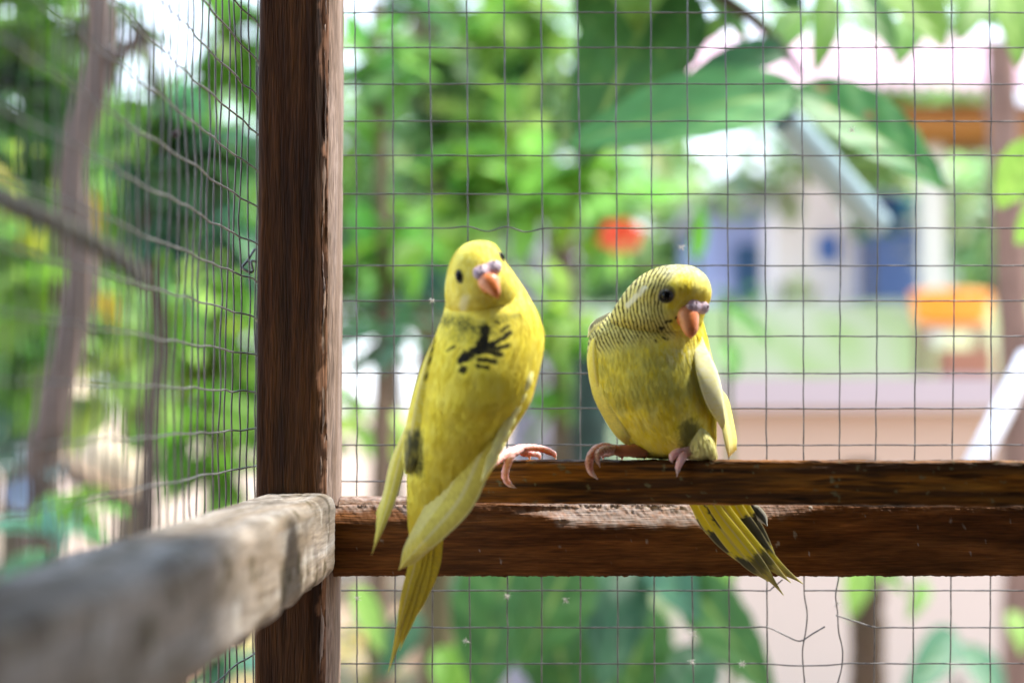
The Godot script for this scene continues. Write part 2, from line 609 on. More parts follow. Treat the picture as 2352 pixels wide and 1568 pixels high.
func build_perch():
	var a := at(1050, 1056, 0.447)
	var b := at(2640, 1058, 0.412)
	var th := thing("perch", "narrow dark wooden perch bar the two birds sit on", "perch", a)
	var dir := (b - a).normalized()
	var dark := srgb(100, 68, 34)
	var gold := srgb(200, 134, 48)
	var change := func(q: Vector2, s: float) -> float:
		return 0.0004 * fine.get_noise_3d(q.x * 200.0, q.y * 260.0, s * 30.0) + 0.00035 * ss(0.004, 0.006, absf(q.y)) * (1.0 + fine.get_noise_3d(q.x * 500.0, q.y * 500.0, s * 160.0))
	var col := func(q: Vector2, s: float) -> Color:
		var n := fine.get_noise_3d(q.x * 150.0, q.y * 330.0, s * 16.0)
		var k := mix(dark, gold, 0.35 + 1.4 * n + 0.3 * ss(0.08, 0.0, s))
		k = mix(k, srgb(46, 34, 24), 0.8 * ss(0.15, 0.4, fine.get_noise_3d(q.x * 90.0 + 4.0, q.y * 300.0, s * 26.0)))
		k = mix(k, srgb(160, 160, 120), 0.7 * ss(0.42, 0.52, fine.get_noise_3d(q.x * 300.0 + 14.0, q.y * 260.0, s * 260.0)))
		return k
	var bar := timber("bar", dir.cross(Vector3.UP).normalized() * 0.0 + Vector3(0, -0.0067, -0.006), dir, dir.cross(Vector3.UP).normalized() * 1.0, Vector3.UP, a.distance_to(b), 0.012, 0.0134, 0.0012, 420, change, col, M.perch_wood, th)
	bar.name = "bar"


# ------------------------------------------------------------------ birds
# A body of level sections: keys of [row, left, right, distance, half depth in mm], all joined smoothly.
class Body:
	var keys: Array
	var host
	var origin: Vector3

	func key(t: float) -> Array:
		var n := keys.size() - 1
		var f := clampf(t, 0.0, 1.0) * n
		var i := mini(int(f), n - 1)
		var u := f - i
		var b: Array = keys[i]
		var c: Array = keys[i + 1]
		var a: Array = keys[i - 1] if i > 0 else [c[0], c[2], c[1], c[3], -c[4]]
		var d: Array = keys[i + 2] if i + 2 <= n else [b[0], b[2], b[1], b[3], -b[4]]
		var out := [0.0, 0.0, 0.0, 0.0, 0.0]
		for k in 5:
			out[k] = 0.5 * (2.0 * b[k] + (c[k] - a[k]) * u + (2.0 * a[k] - 5.0 * b[k] + 4.0 * c[k] - d[k]) * u * u + (3.0 * b[k] - a[k] - 3.0 * c[k] + d[k]) * u * u * u)
		return out

	func pos(t: float, a: float) -> Vector3:
		var k := key(t)
		var p: Vector3 = host.at((k[1] + k[2]) * 0.5 + (k[2] - k[1]) * 0.5 * cos(a), k[0], k[3])
		p.z += k[4] * 0.001 * sin(a)
		return p - origin

	func t_of(py: float) -> float:
		var lo := 0.0
		var hi := 1.0
		for i in 24:
			var m := (lo + hi) * 0.5
			if key(m)[0] < py: lo = m
			else: hi = m
		return lo

	func angle_of(px: float, py: float) -> float:
		var k := key(t_of(py))
		return acos(clampf((px - (k[1] + k[2]) * 0.5) / maxf((k[2] - k[1]) * 0.5, 0.01), -1.0, 1.0))

	func front(px: float, py: float) -> Vector3:
		return pos(t_of(py), angle_of(px, py))

	func normal(px: float, py: float) -> Vector3:
		var t := t_of(py)
		var a := angle_of(px, py)
		var n := (pos(t, a + 0.02) - pos(t, a - 0.02)).cross(pos(minf(t + 0.004, 1.0), a) - pos(maxf(t - 0.004, 0.0), a)).normalized()
		return n if n.z > 0.0 else -n


func bird_body(th: Node3D, masses: Array, rows: int, m: int, col: Callable, streak: float):
	var sk := Pelt.new()
	for b in masses:
		var p := PackedVector3Array()
		var c := PackedColorArray()
		for i in rows:
			var t := i / float(rows - 1)
			for j in m:
				var a := TAU * j / m
				var q: Vector3 = b.pos(t, a)
				var out := Vector3(cos(a), 0.0, sin(a))
				var g := fine.get_noise_3d(q.x * 1300.0, q.y * 420.0, q.z * 1300.0) * 0.00005 + fine.get_noise_3d(q.x * 160.0, q.y * 90.0, q.z * 160.0) * 0.00014
				p.append(q + out * g * streak)
				c.append(col.call(q, a))
		sk.grid(p, c, rows, m, true)
	mesh_of("body", sk, M.plumage, th)


func bird_fluff(th: Node3D, masses: Array, counts: Array, col: Callable, longest: Array):
	# fine feather barbs lying down the body, one part
	var sk := Pelt.new()
	for n in masses.size():
		var b: Body = masses[n]
		for k in counts[n]:
			var t := rng.randf_range(0.01, 0.97)
			var a := rng.randf() * TAU
			var q := b.pos(t, a)
			var down := (b.pos(minf(t + 0.012, 1.0), a) - b.pos(maxf(t - 0.012, 0.0), a)).normalized()
			var around := (b.pos(t, a + 0.03) - b.pos(t, a - 0.03)).normalized()
			var nor := around.cross(down)
			var mid: Array = b.key(t)
			var out := Vector3(cos(a) * mid[4], 0, sin(a) * (mid[2] - mid[1]) * 0.06)
			if nor.dot(out) < 0.0: nor = -nor
			var big := ss(0.02, 0.35, t)
			var ln: float = longest[n] * (0.4 + 0.6 * big) * rng.randf_range(0.5, 1.0)
			var w := 0.00012 + 0.00018 * big * rng.randf()
			var bend := around * rng.randf_range(-0.35, 0.35)
			var run := (down + bend).normalized() * ln
			var tip := q + run + nor * ln * rng.randf_range(0.01, 0.075)
			var cc: Color = col.call(q, a)
			var same := true
			for f in [0.35, 0.7, 1.0]:
				var ct: Color = col.call(q + run * f, a)
				if absf(ct.r - cc.r) + absf(ct.g - cc.g) > 0.2:
					same = false
			if not same:
				continue
			cc = cc * rng.randf_range(0.98, 1.04)
			sk.tri(q - around * w, q + around * w, tip, nor, cc, cc)
	var o := mesh_of("plumage", sk, M.fluff, th)
	o.set_meta("kind", "stuff")


func spot(x: float, y: float, m: Array) -> float:      # distance to a stroke [x1, y1, x2, y2]
	var p := Vector2(x, y)
	var a := Vector2(m[0], m[1])
	var b := Vector2(m[2], m[3])
	var t := 0.0
	var d := b - a
	if d.length_squared() > 0.001:
		t = clampf((p - a).dot(d) / d.length_squared(), 0.0, 1.0)
	return p.distance_to(a + d * t)


func eye_ball(th: Node3D, b: Body, px: float, py: float, r: float, ring: Color, squash := 1.0, tilt := 0.0):
	var c := b.front(px, py)
	var n := b.normal(px, py)
	var side := Vector3.UP.cross(n).normalized()
	var up := n.cross(side)
	side = side.rotated(n, tilt)
	up = up.rotated(n, tilt)
	var sk := Pelt.new()
	var ri := Pelt.new()
	for pass_ in 2:
		var p := PackedVector3Array()
		var col := PackedColorArray()
		for i in 17:
			var v := PI * i / 16.0
			for j in 24:
				var a := TAU * j / 24
				if pass_ == 0:
					p.append(c - n * r * 0.30 + (side * cos(a) * squash + up * sin(a)) * sin(v) * r + n * cos(v) * r)
					col.append(Color(0.006, 0.005, 0.005))
				else:
					var rr := r * (1.10 + 0.16 * cos(TAU * i / 16.0))
					p.append(c - n * r * 0.02 + (side * cos(a) * squash + up * sin(a)) * rr + n * r * 0.2 * sin(TAU * i / 16.0))
					col.append(ring)
		(sk if pass_ == 0 else ri).grid(p, col, 17, 24, true)
	var e := mesh_of("eye", sk, M.eye, th)
	mesh_of("eye_ring", ri, M.skin, e)


func beak(th: Node3D, b: Body, line: Array, ws: Array, out: Array, lobes: Array, across: Array, tall: Array, holes: Array, roll: float):
	# hooked upper beak, lower beak behind it and the two lobes of the cere, each with its nostril; sizes in mm
	var n := (b.normal(lobes[0].x, lobes[0].y) + b.normal(lobes[1].x, lobes[1].y) + Vector3(0, 0, 0.6)).normalized()
	var pts := []
	var w := []
	var th_ := []
	var z0 := b.front(line[1].x, line[1].y)
	for i in line.size():
		var d := EYE.z - (z0 + b.origin).z
		pts.append(at(line[i].x, line[i].y, d) - b.origin + n * out[i] * 0.001 * Vector3(0.3, 0.3, 1.0))
		w.append(ws[i] * 0.001)
		th_.append(ws[i] * 0.00078)
	var horn := Color(0.64, 0.17, 0.03)
	var pale := Color(0.74, 0.36, 0.19)
	var sk := Pelt.new()
	sweep(sk, pts, w, th_, n, 44, 32, func(t, x, q): return mix(mix(horn, pale, ss(0.25, 0.9, absf(x)) * 0.7 * ss(1.0, 0.6, t)), Color(0.25, 0.1, 0.06), 0.4 * ss(0.2, 0.5, fine.get_noise_3d(q.x * 900.0, q.y * 250.0, q.z * 900.0))), 0.00006, 700.0)
	var up := mesh_of("beak", sk, M.beak, th)
	var lo := Pelt.new()
	var sidew: float = ws[2] * 0.001
	var base: Vector3 = pts[1]
	var mid: Vector3 = pts[2]
	var end: Vector3 = pts[3]
	sweep(lo, [base - n * 0.0016, mid - n * 0.0012 - Vector3(0.0004, 0, 0), end - n * 0.0014 - Vector3(0.0006, -0.0004, 0)], [sidew * 1.05, sidew * 0.95, 0.0], [sidew * 0.7, sidew * 0.6, 0.0], n, 16, 16, mix(horn, Color(0.4, 0.1, 0.03), 0.3))
	mesh_of("lower_beak", lo, M.beak, up)
	var lilac := Color(0.50, 0.40, 0.46)
	var violet := Color(0.38, 0.29, 0.37)
	var pinkish := Color(0.5, 0.26, 0.26)
	var ce := Pelt.new()
	var ax := Vector3(cos(roll), sin(roll), 0.0)
	ax = (ax - n * ax.dot(n)).normalized()
	var nu := n.cross(ax)
	var cl: Vector3 = b.front(lobes[0].x, lobes[0].y) + n * 0.0003
	var crr: Vector3 = b.front(lobes[1].x, lobes[1].y) + n * 0.0003
	var a0: float = across[0] * 0.001
	var a1: float = across[1] * 0.001
	var t0: float = tall[0] * 0.001
	var t1: float = tall[1] * 0.001
	var along := (crr - cl).normalized()
	sweep(ce, [cl - along * a0 - n * 0.0006, cl - along * a0 * 0.7, cl, cl.lerp(crr, 0.5) - n * 0.0001, crr, crr + along * a1 * 0.7, crr + along * a1 - n * 0.0006], [0.0, t0 * 0.78, t0, t0 * 0.45 + t1 * 0.45, t1, t1 * 0.72, 0.0], [0.0, 0.0011, 0.00155, 0.00125, 0.00145, 0.0010, 0.0], n, 60, 40, func(t, x, q): return mix(mix(lilac, violet, 0.5 + fine.get_noise_3dv(q * 700.0)), pinkish, 0.55 * ss(0.6, 1.0, absf(x)) + 0.5 * ss(0.06, 0.0, absf(t - 0.5))), 0.00014, 1100.0)
	var cn := mesh_of("cere", ce, M.cere, th)
	for k in 2:
		var hole := Pelt.new()
		var f: Vector3 = b.front(lobes[k].x, lobes[k].y)
		var off: Vector3 = b.front(holes[k].x, holes[k].y) - f
		off -= n * off.dot(n)
		var lx: float = off.dot(ax) * 1000.0 / across[k]
		var ly: float = off.dot(nu) * 1000.0 / tall[k]
		var hz: float = sqrt(maxf(0.1, 1.0 - 0.5 * lx * lx - ly * ly)) * 1.5
		var h: Vector3 = f + n * 0.0003 + off + n * hz * 0.001
		sweep(hole, [h - nu * 0.0005, h - nu * 0.00025, h + nu * 0.00025, h + nu * 0.0005], [0.0, 0.0003, 0.0003, 0.0], [0.0, 0.00022, 0.00022, 0.0], n, 9, 10, Color(0.12, 0.03, 0.02))
		mesh_of("nostril", hole, M.cere, cn)


func toe(foot: Node3D, pts: Array, r: float, col: Color, claw := true):
	var sk := Pelt.new()
	var n := pts.size()
	var horn := srgb(196, 170, 168)
	var ws := []
	for i in n:
		ws.append(r * (1.0 - 0.22 * i / float(n - 1)))
	if claw:
		ws[n - 1] = r * 0.05
		ws[n - 2] = r * 0.62
	sweep(sk, pts, ws, ws, Vector3(0.3, 0.2, 1.0).normalized(), 44, 14, func(t, x, q): return mix(mix(col, srgb(232, 200, 200), 0.35 + 0.9 * fine.get_noise_3dv(q * 1400.0)), horn, ss(0.74, 0.86, t) if claw else 0.0), r * 0.22, 1500.0)
	mesh_of("toe", sk, M.skin, foot)


func feather(parent: Node, called: String, org: Vector3, pts: Array, ws: Array, col, face := Vector3.BACK, camber := 0.12, thick := 0.00018) -> MeshInstance3D:
	var loc := []
	for p in pts:
		loc.append(at(p[0], p[1], p[2]) - org)
	var sc: float = pts[0][2] / FOCAL
	var w := []
	for x in ws:
		w.append(x * sc)
	var sk := Pelt.new()
	blade(sk, loc, w, thick, camber, face, 70, 11, col)
	return mesh_of(called, sk, M.feather, parent)


func vane(base: Color, dark: Color, amount: float, sd: float) -> Callable:   # shaft, and fine barbs running off it
	return func(t, x, q):
		var barb := fine.get_noise_2d((t * 60.0 - absf(x) * 9.0) * 1.6 + sd, x * 1.3)
		var k := mix(base, dark, amount * (0.35 + 0.9 * barb))
		return mix(k, mix(base, Color(0.75, 0.7, 0.5), 0.55), ss(0.12, 0.03, absf(x)) * 0.8)


func edged(base: Color, dark: Color, amount: float, sd: float) -> Callable:   # the same with a paler rim and a darker inner web
	var plain := vane(base, dark, amount, sd)
	return func(t, x, q):
		var k: Color = plain.call(t, x, q)
		k = mix(k, dark, 0.45 * ss(-0.2, -0.8, x))
		return mix(k, Color(0.86, 0.82, 0.42), 0.6 * ss(0.78, 0.95, absf(x)))


# crop coordinates of my notes for the first and second bird to frame units
func z1(x: float, y: float) -> Vector2: return Vector2(992.25 + x * 0.1757, 532.9 + y * 0.1757)
func z2(x: float, y: float) -> Vector2: return Vector2(1378.1 + x * 0.1757, 588.0 + y * 0.1757)
func c5(x: float, y: float) -> Vector2: return Vector2(872.8 + x / 2.667, 514.5 + y / 2.667)
func c6(x: float, y: float) -> Vector2: return Vector2(1304.6 + x * 0.3398, 569.6 + y * 0.3398)
func c7(x: float, y: float) -> Vector2: return Vector2(781.0 + x * 0.3673, 992.0 + y * 0.3673)
func c8(x: float, y: float) -> Vector2: return Vector2(1378.0 + x * 0.414, 992.0 + y * 0.414)


func f7(x: float, y: float, d: float) -> Array:
	var p := c7(x, y)
	return [p.x, p.y, d]


func f5(x: float, y: float, d: float) -> Array:
	var p := c5(x, y)
	return [p.x, p.y, d]


func f6(x: float, y: float, d: float) -> Array:
	var p := c6(x, y)
	return [p.x, p.y, d]


func f8(x: float, y: float, d: float) -> Array:
	var p := c8(x, y)
	return [p.x, p.y, d]


func build_green_bird():
	var org := at(1190, 1052, 0.44)
	var th := thing("yellow_budgerigar", "slender yellow budgerigar with black throat marks, hanging its tail before the rail", "bird", org, "budgerigars on the perch")
	var b := Body.new()
	b.host = self
	b.origin = org
	b.keys = [
		[588, 1138, 1138, 0.4165, 0.0], [597, 1112, 1156, 0.4162, 3.5], [618, 1084, 1174, 0.4155, 6.5], [643, 1058, 1191, 0.4148, 8.4], [668, 1042, 1208, 0.4142, 9.8], [690, 1028, 1220, 0.4135, 10.9], [706, 1022, 1229, 0.4130, 11.8], [724, 1017, 1237, 0.4124, 12.8], [758, 1004, 1248, 0.412, 13.7], [796, 991, 1249, 0.412, 15.4], [833, 980, 1243, 0.4115, 16.2], [871, 971, 1234, 0.411, 16.5],
		[912, 963, 1223, 0.411, 16.2], [938, 958, 1211, 0.411, 15.7], [964.5, 952, 1195, 0.4115, 15.0], [1002, 945, 1172, 0.412, 13.8], [1039, 938, 1151, 0.413, 12.2], [1075, 935, 1132, 0.414, 10.4], [1113, 934, 1109, 0.415, 8.6], [1160, 935, 1074, 0.417, 6.4],
		[1205, 938, 1036, 0.419, 4.4], [1240, 945, 1004, 0.4205, 2.8], [1262, 974, 974, 0.421, 0.0]]
	var head := Body.new()
	head.host = self
	head.origin = org
	head.keys = [
		[553.5, 1104, 1104, 0.410, 0.0], [557.5, 1078, 1130, 0.410, 4.6], [568, 1058, 1143, 0.4095, 7.6], [586, 1042, 1154, 0.409, 9.6], [610, 1031, 1166, 0.4085, 11.0], [638, 1025, 1180, 0.4083, 11.8], [664, 1022.5, 1187, 0.4085, 12.2], [688, 1023, 1186, 0.4090, 12.0], [706, 1026, 1178, 0.4097, 11.2], [720, 1036, 1160, 0.4104, 9.4], [730, 1058, 1136, 0.4112, 6.0], [735, 1098, 1098, 0.412, 0.0]]
	var sc := 0.000122
	var yellow := Color(0.80, 0.66, 0.02)
	var lemon := Color(0.85, 0.81, 0.24)
	var black := Color(0.018, 0.018, 0.012)
	var olive := Color(0.13, 0.13, 0.03)
	var marks := [[645, 640, 645, 700, 26], [640, 712, 612, 765, 32], [600, 768, 530, 802, 30], [545, 812, 505, 824, 20], [515, 885, 520, 874, 19], [545, 800, 500, 826, 21], [640, 748, 700, 728, 22], [700, 726, 796, 664, 15], [690, 750, 728, 754, 15], [728, 754, 786, 736, 13], [650, 770, 742, 792, 17], [618, 820, 708, 834, 15], [600, 858, 666, 868, 11], [742, 652, 784, 622, 9], [418, 766, 464, 742, 7], [705, 590, 730, 606, 6]]
	for m in marks:
		var a := c5(m[0], m[1])
		var e := c5(m[2], m[3])
		m[0] = (a.x - 1190.0) * sc * 1000.0
		m[1] = -(a.y - 1052.0) * sc * 1000.0
		m[2] = (e.x - 1190.0) * sc * 1000.0
		m[3] = -(e.y - 1052.0) * sc * 1000.0
		m[4] = m[4] / 2.667 * sc * 1000.0
	var washes := [[395, 570, 520, 612, 48, 0.95], [520, 612, 640, 645, 46, 0.95], [500, 680, 600, 700, 46, 0.5], [640, 640, 700, 660, 46, 0.7], [700, 590, 830, 560, 26, 0.6], [720, 700, 790, 640, 26, 0.4], [390, 640, 470, 690, 40, 0.4]]
	for m in washes:
		var a := c5(m[0], m[1])
		var e := c5(m[2], m[3])
		m[0] = (a.x - 1190.0) * sc * 1000.0
		m[1] = -(a.y - 1052.0) * sc * 1000.0
		m[2] = (e.x - 1190.0) * sc * 1000.0
		m[3] = -(e.y - 1052.0) * sc * 1000.0
		m[4] = m[4] / 2.667 * sc * 1000.0
	# dark smudge on the wing edge
	var patch := func(x: float, y: float, n: float) -> float:
		var u := (x + 28.6) / 2.5
		var v := (y - 2.6) / 6.2
		return 0.92 * ss(1.15, 0.85, absf(u) + 0.3 * n) * ss(1.15, 0.75, absf(v) + 0.45 * fine.get_noise_2d(x * 1.6, 3.0)) * clampf(0.9 + 0.5 * n, 0.0, 1.0)
	# the marks are laid out on the breast in millimetres from the foot
	var col := func(q: Vector3, a: float) -> Color:
		var x := q.x * 1000.0
		var y := q.y * 1000.0
		var n1 := fine.get_noise_3d(x * 0.25, y * 0.11, q.z * 250.0)
		var n2 := fine.get_noise_3d(x * 1.3, y * 0.35, q.z * 1300.0)
		var k := mix(yellow, lemon, 0.3 + 0.2 * n1 + 0.10 * n2)
		var face := ss(36.0, 44.0, y)
		k = mix(k, lemon, face * clampf(0.4 + 0.9 * n2, 0.0, 1.0))
		if sin(a) > -0.2:
			# grey-green collar under the face
			for m in washes:
				k = mix(k, olive, m[5] * ss(m[4] * 1.5, m[4] * 0.2, spot(x, y, m) + 0.6 * n1) * clampf(0.75 + 1.3 * n2, 0.0, 1.0))
			for m in marks:
				var d: float = spot(x + 0.3 * n1, y + 0.15 * n2, m)
				k = mix(k, black, ss(m[4] + 0.32, m[4] - 0.25, d + 0.22 * n2 + m[4] * 0.55 * fine.get_noise_3d(x * 0.75, y * 0.55, 3.0)) * 0.97)
			k = mix(k, Color(0.03, 0.035, 0.02), patch.call(x, y, n2))
		# pale cheek
		k = mix(k, Color(0.86, 0.83, 0.5), 0.8 * ss(1.6, 0.6, spot(x, y, [-14.6, 45.0, -15.2, 42.6]) + 0.5 * n2))
		return k
	bird_body(th, [b, head], 330, 270, col, 1.0)
	bird_fluff(th, [b, head], [12000, 9000], col, [0.0036, 0.0019])
	var e1 := z1(372, 618)
	eye_ball(th, head, e1.x, e1.y, 0.0017, srgb(96, 90, 50), 0.60, 0.42)
	var e2 := z1(905, 345)
	eye_ball(th, head, e2.x, e2.y, 0.0014, srgb(120, 116, 110), 0.6)
	beak(th, head, [z1(730, 610), z1(745, 660), z1(788, 740), z1(835, 820), z1(868, 893)], [2.5, 3.05, 2.15, 1.25, 0.0], [-0.8, 0.9, 2.0, 2.1, 1.3], [z1(655, 585), z1(815, 510)], [2.5, 2.0], [2.1, 2.05], [z1(636, 532), z1(798, 452)], 0.40)
	# left wing lying along the body: covert shield, then the long quills that cross below
	var wing := Node3D.new()
	wing.name = "wing"
	th.add_child(wing)
	var vcol := vane(yellow, lemon, 0.9, 3.0)
	var edge := func(t, x, q):
		var k: Color = vcol.call(t, x, q)
		for s in [[0.07, 0.020], [0.13, 0.026], [0.205, 0.034], [0.31, 0.03]]:
			k = mix(k, black, 0.95 * ss(s[1], s[1] * 0.5, absf(t - s[0] - 0.05 * x)) * ss(0.2, 0.5, -x))
		k = mix(k, Color(0.03, 0.035, 0.02), patch.call(q.x * 1000.0, q.y * 1000.0, fine.get_noise_2d(x * 9.0, t * 6.0)))
		return k
	feather(wing, "covert", org, [f5(345, 690, 0.408), f5(300, 830, 0.4055), f5(262, 980, 0.4045), f5(230, 1130, 0.4045), f5(205, 1300, 0.4055), f5(180, 1440, 0.407), f5(165, 1520, 0.409)], [4, 11, 17, 21, 25, 20, 8], edge, Vector3(-0.55, 0, 1).normalized(), 0.22, 0.0008)
	for k in 4:
		var dx := k * 11.0
		feather(wing, "flight_feather", org, [f7(440 - dx * 0.3, -60, 0.412 + k * 0.001), f7(372 - dx * 0.6, 180, 0.4125 + k * 0.001), f7(318 - dx * 0.5, 400, 0.4135 + k * 0.001), f7(250 - dx * 0.4 + 8, 590 - k * 26, 0.415 + k * 0.001), f7(196 + k * 14, 770 - k * 75, 0.416 + k * 0.001)], [4, 14, 14, 8, 0.3], edged(mix(yellow, lemon, 0.3), Color(0.5, 0.42, 0.06), 0.7, 5.0 + k), Vector3(-0.3, 0, 1).normalized(), 0.15)
	var wing2 := Node3D.new()
	wing2.name = "wing_001"
	th.add_child(wing2)
	# right wing: its quills fold down across the belly toward the lower left
	for k in 5:
		var d := 0.4085 - k * 0.0009
		feather(wing2, "flight_feather", org, [f7(830 + k * 30, 80 - k * 30, d - 0.003), f7(760 + k * 22, 240 - k * 8, d - 0.001), f7(650 + k * 24, 440 - k * 4, d + 0.001), f7(520 + k * 22, 650 - k * 14, d + 0.003), f7(440 + k * 22, 770 - k * 22, d + 0.004), f7(368 + k * 34, 862 - k * 40, d + 0.005)], [22, 34, 36, 30, 22, 1.0], edged(mix(yellow, lemon, 0.45), Color(0.52, 0.41, 0.05), 0.7, 20.0 + k), Vector3(-0.1, 0.1, 1).normalized(), 0.10)
	# flank feathers on the sunny side
	for k in 7:
		var x0 := 930.0 - k * 34.0
		var y0 := 860.0 + k * 78.0
		feather(wing2, "covert", org, [f5(x0, y0, 0.404 + 0.001 * (k % 2)), f5(x0 - 36, y0 + 110, 0.402), f5(x0 - 110, y0 + 250, 0.4025)], [6, 15, 1], vane(lemon, Color(0.85, 0.83, 0.5), 0.6, 40.0 + k), Vector3(0.6, 0, 1).normalized(), 0.2, 0.0004)
	# tail
	var tail := Node3D.new()
	tail.name = "tail"
	th.add_child(tail)
	var tv := [
		[[500, 760], [455, 960], [390, 1200], [300, 1505], [17, 16, 12, 0.3], 0.4225], [[530, 750], [500, 940], [440, 1150], [372, 1368], [18, 18, 13, 0.3], 0.4235], [[580, 720], [545, 900], [500, 1050], [440, 1210], [18, 18, 13, 1.0], 0.4245], [[470, 800], [430, 960], [395, 1100], [345, 1300], [15, 13, 10, 0.4], 0.4215], [[600, 690], [575, 860], [530, 1000], [480, 1110], [16, 16, 11, 1.0], 0.4255]]
	for k in tv.size():
		var f: Array = tv[k]
		var tc := vane(mix(yellow, Color(0.62, 0.50, 0.06), 0.35), Color(0.42, 0.34, 0.06), 0.7, 60.0 + k)
		var tcol := func(t, x, q):
			return mix(tc.call(t, x, q), Color(0.05, 0.05, 0.02), 0.8 * ss(0.35, 0.8, x) * ss(0.25, 0.4, t) * ss(0.85, 0.6, t)) if k == 2 or k == 4 else tc.call(t, x, q)
		feather(tail, "tail_feather", org, [f7(f[0][0], f[0][1] - 260, f[5] - 0.003), f7(f[0][0], f[0][1], f[5]), f7(f[1][0], f[1][1], f[5]), f7(f[2][0], f[2][1], f[5]), f7(f[3][0], f[3][1], f[5])], [14] + f[4], tcol, Vector3(0.1, 0, 1).normalized(), 0.12)
	# foot on the perch
	var foot := Node3D.new()
	foot.name = "foot"
	th.add_child(foot)
	var pink := srgb(222, 150, 146)
	var sk := Pelt.new()
	sweep(sk, [at(1120, 1068, 0.428) - org, at(1150, 1050, 0.436) - org, at(1195, 1030, 0.4425) - org], [0.0016, 0.0015, 0.0014], [0.0016, 0.0015, 0.0014], Vector3.BACK, 20, 14, func(t, x, q): return mix(pink, srgb(236, 200, 196), 0.4 + fine.get_noise_3dv(q * 1200.0)), 0.0003, 1500.0)
	mesh_of("shank", sk, M.skin, foot)
	var T := func(list: Array) -> Array:
		var r := []
		for e in list:
			var p := c7(e[0], e[1])
			r.append(at(p.x, p.y, e[2]) - org)
		return r
	toe(foot, T.call([[1130, 105, 0.4425], [1075, 145, 0.4375], [1045, 210, 0.4365], [1032, 275, 0.4365], [1058, 325, 0.437], [1104, 349, 0.438]]), 0.00125, pink)
	toe(foot, T.call([[1125, 102, 0.443], [1195, 98, 0.4455], [1262, 106, 0.447], [1312, 124, 0.449], [1340, 140, 0.452], [1352, 175, 0.455]]), 0.00115, pink)
	toe(foot, T.call([[1130, 108, 0.443], [1180, 128, 0.449], [1225, 136, 0.453], [1245, 150, 0.456], [1250, 190, 0.457]]), 0.00105, pink)
	toe(foot, T.call([[1120, 108, 0.443], [1150, 135, 0.450], [1180, 145, 0.454], [1190, 185, 0.457]]), 0.00105, pink)


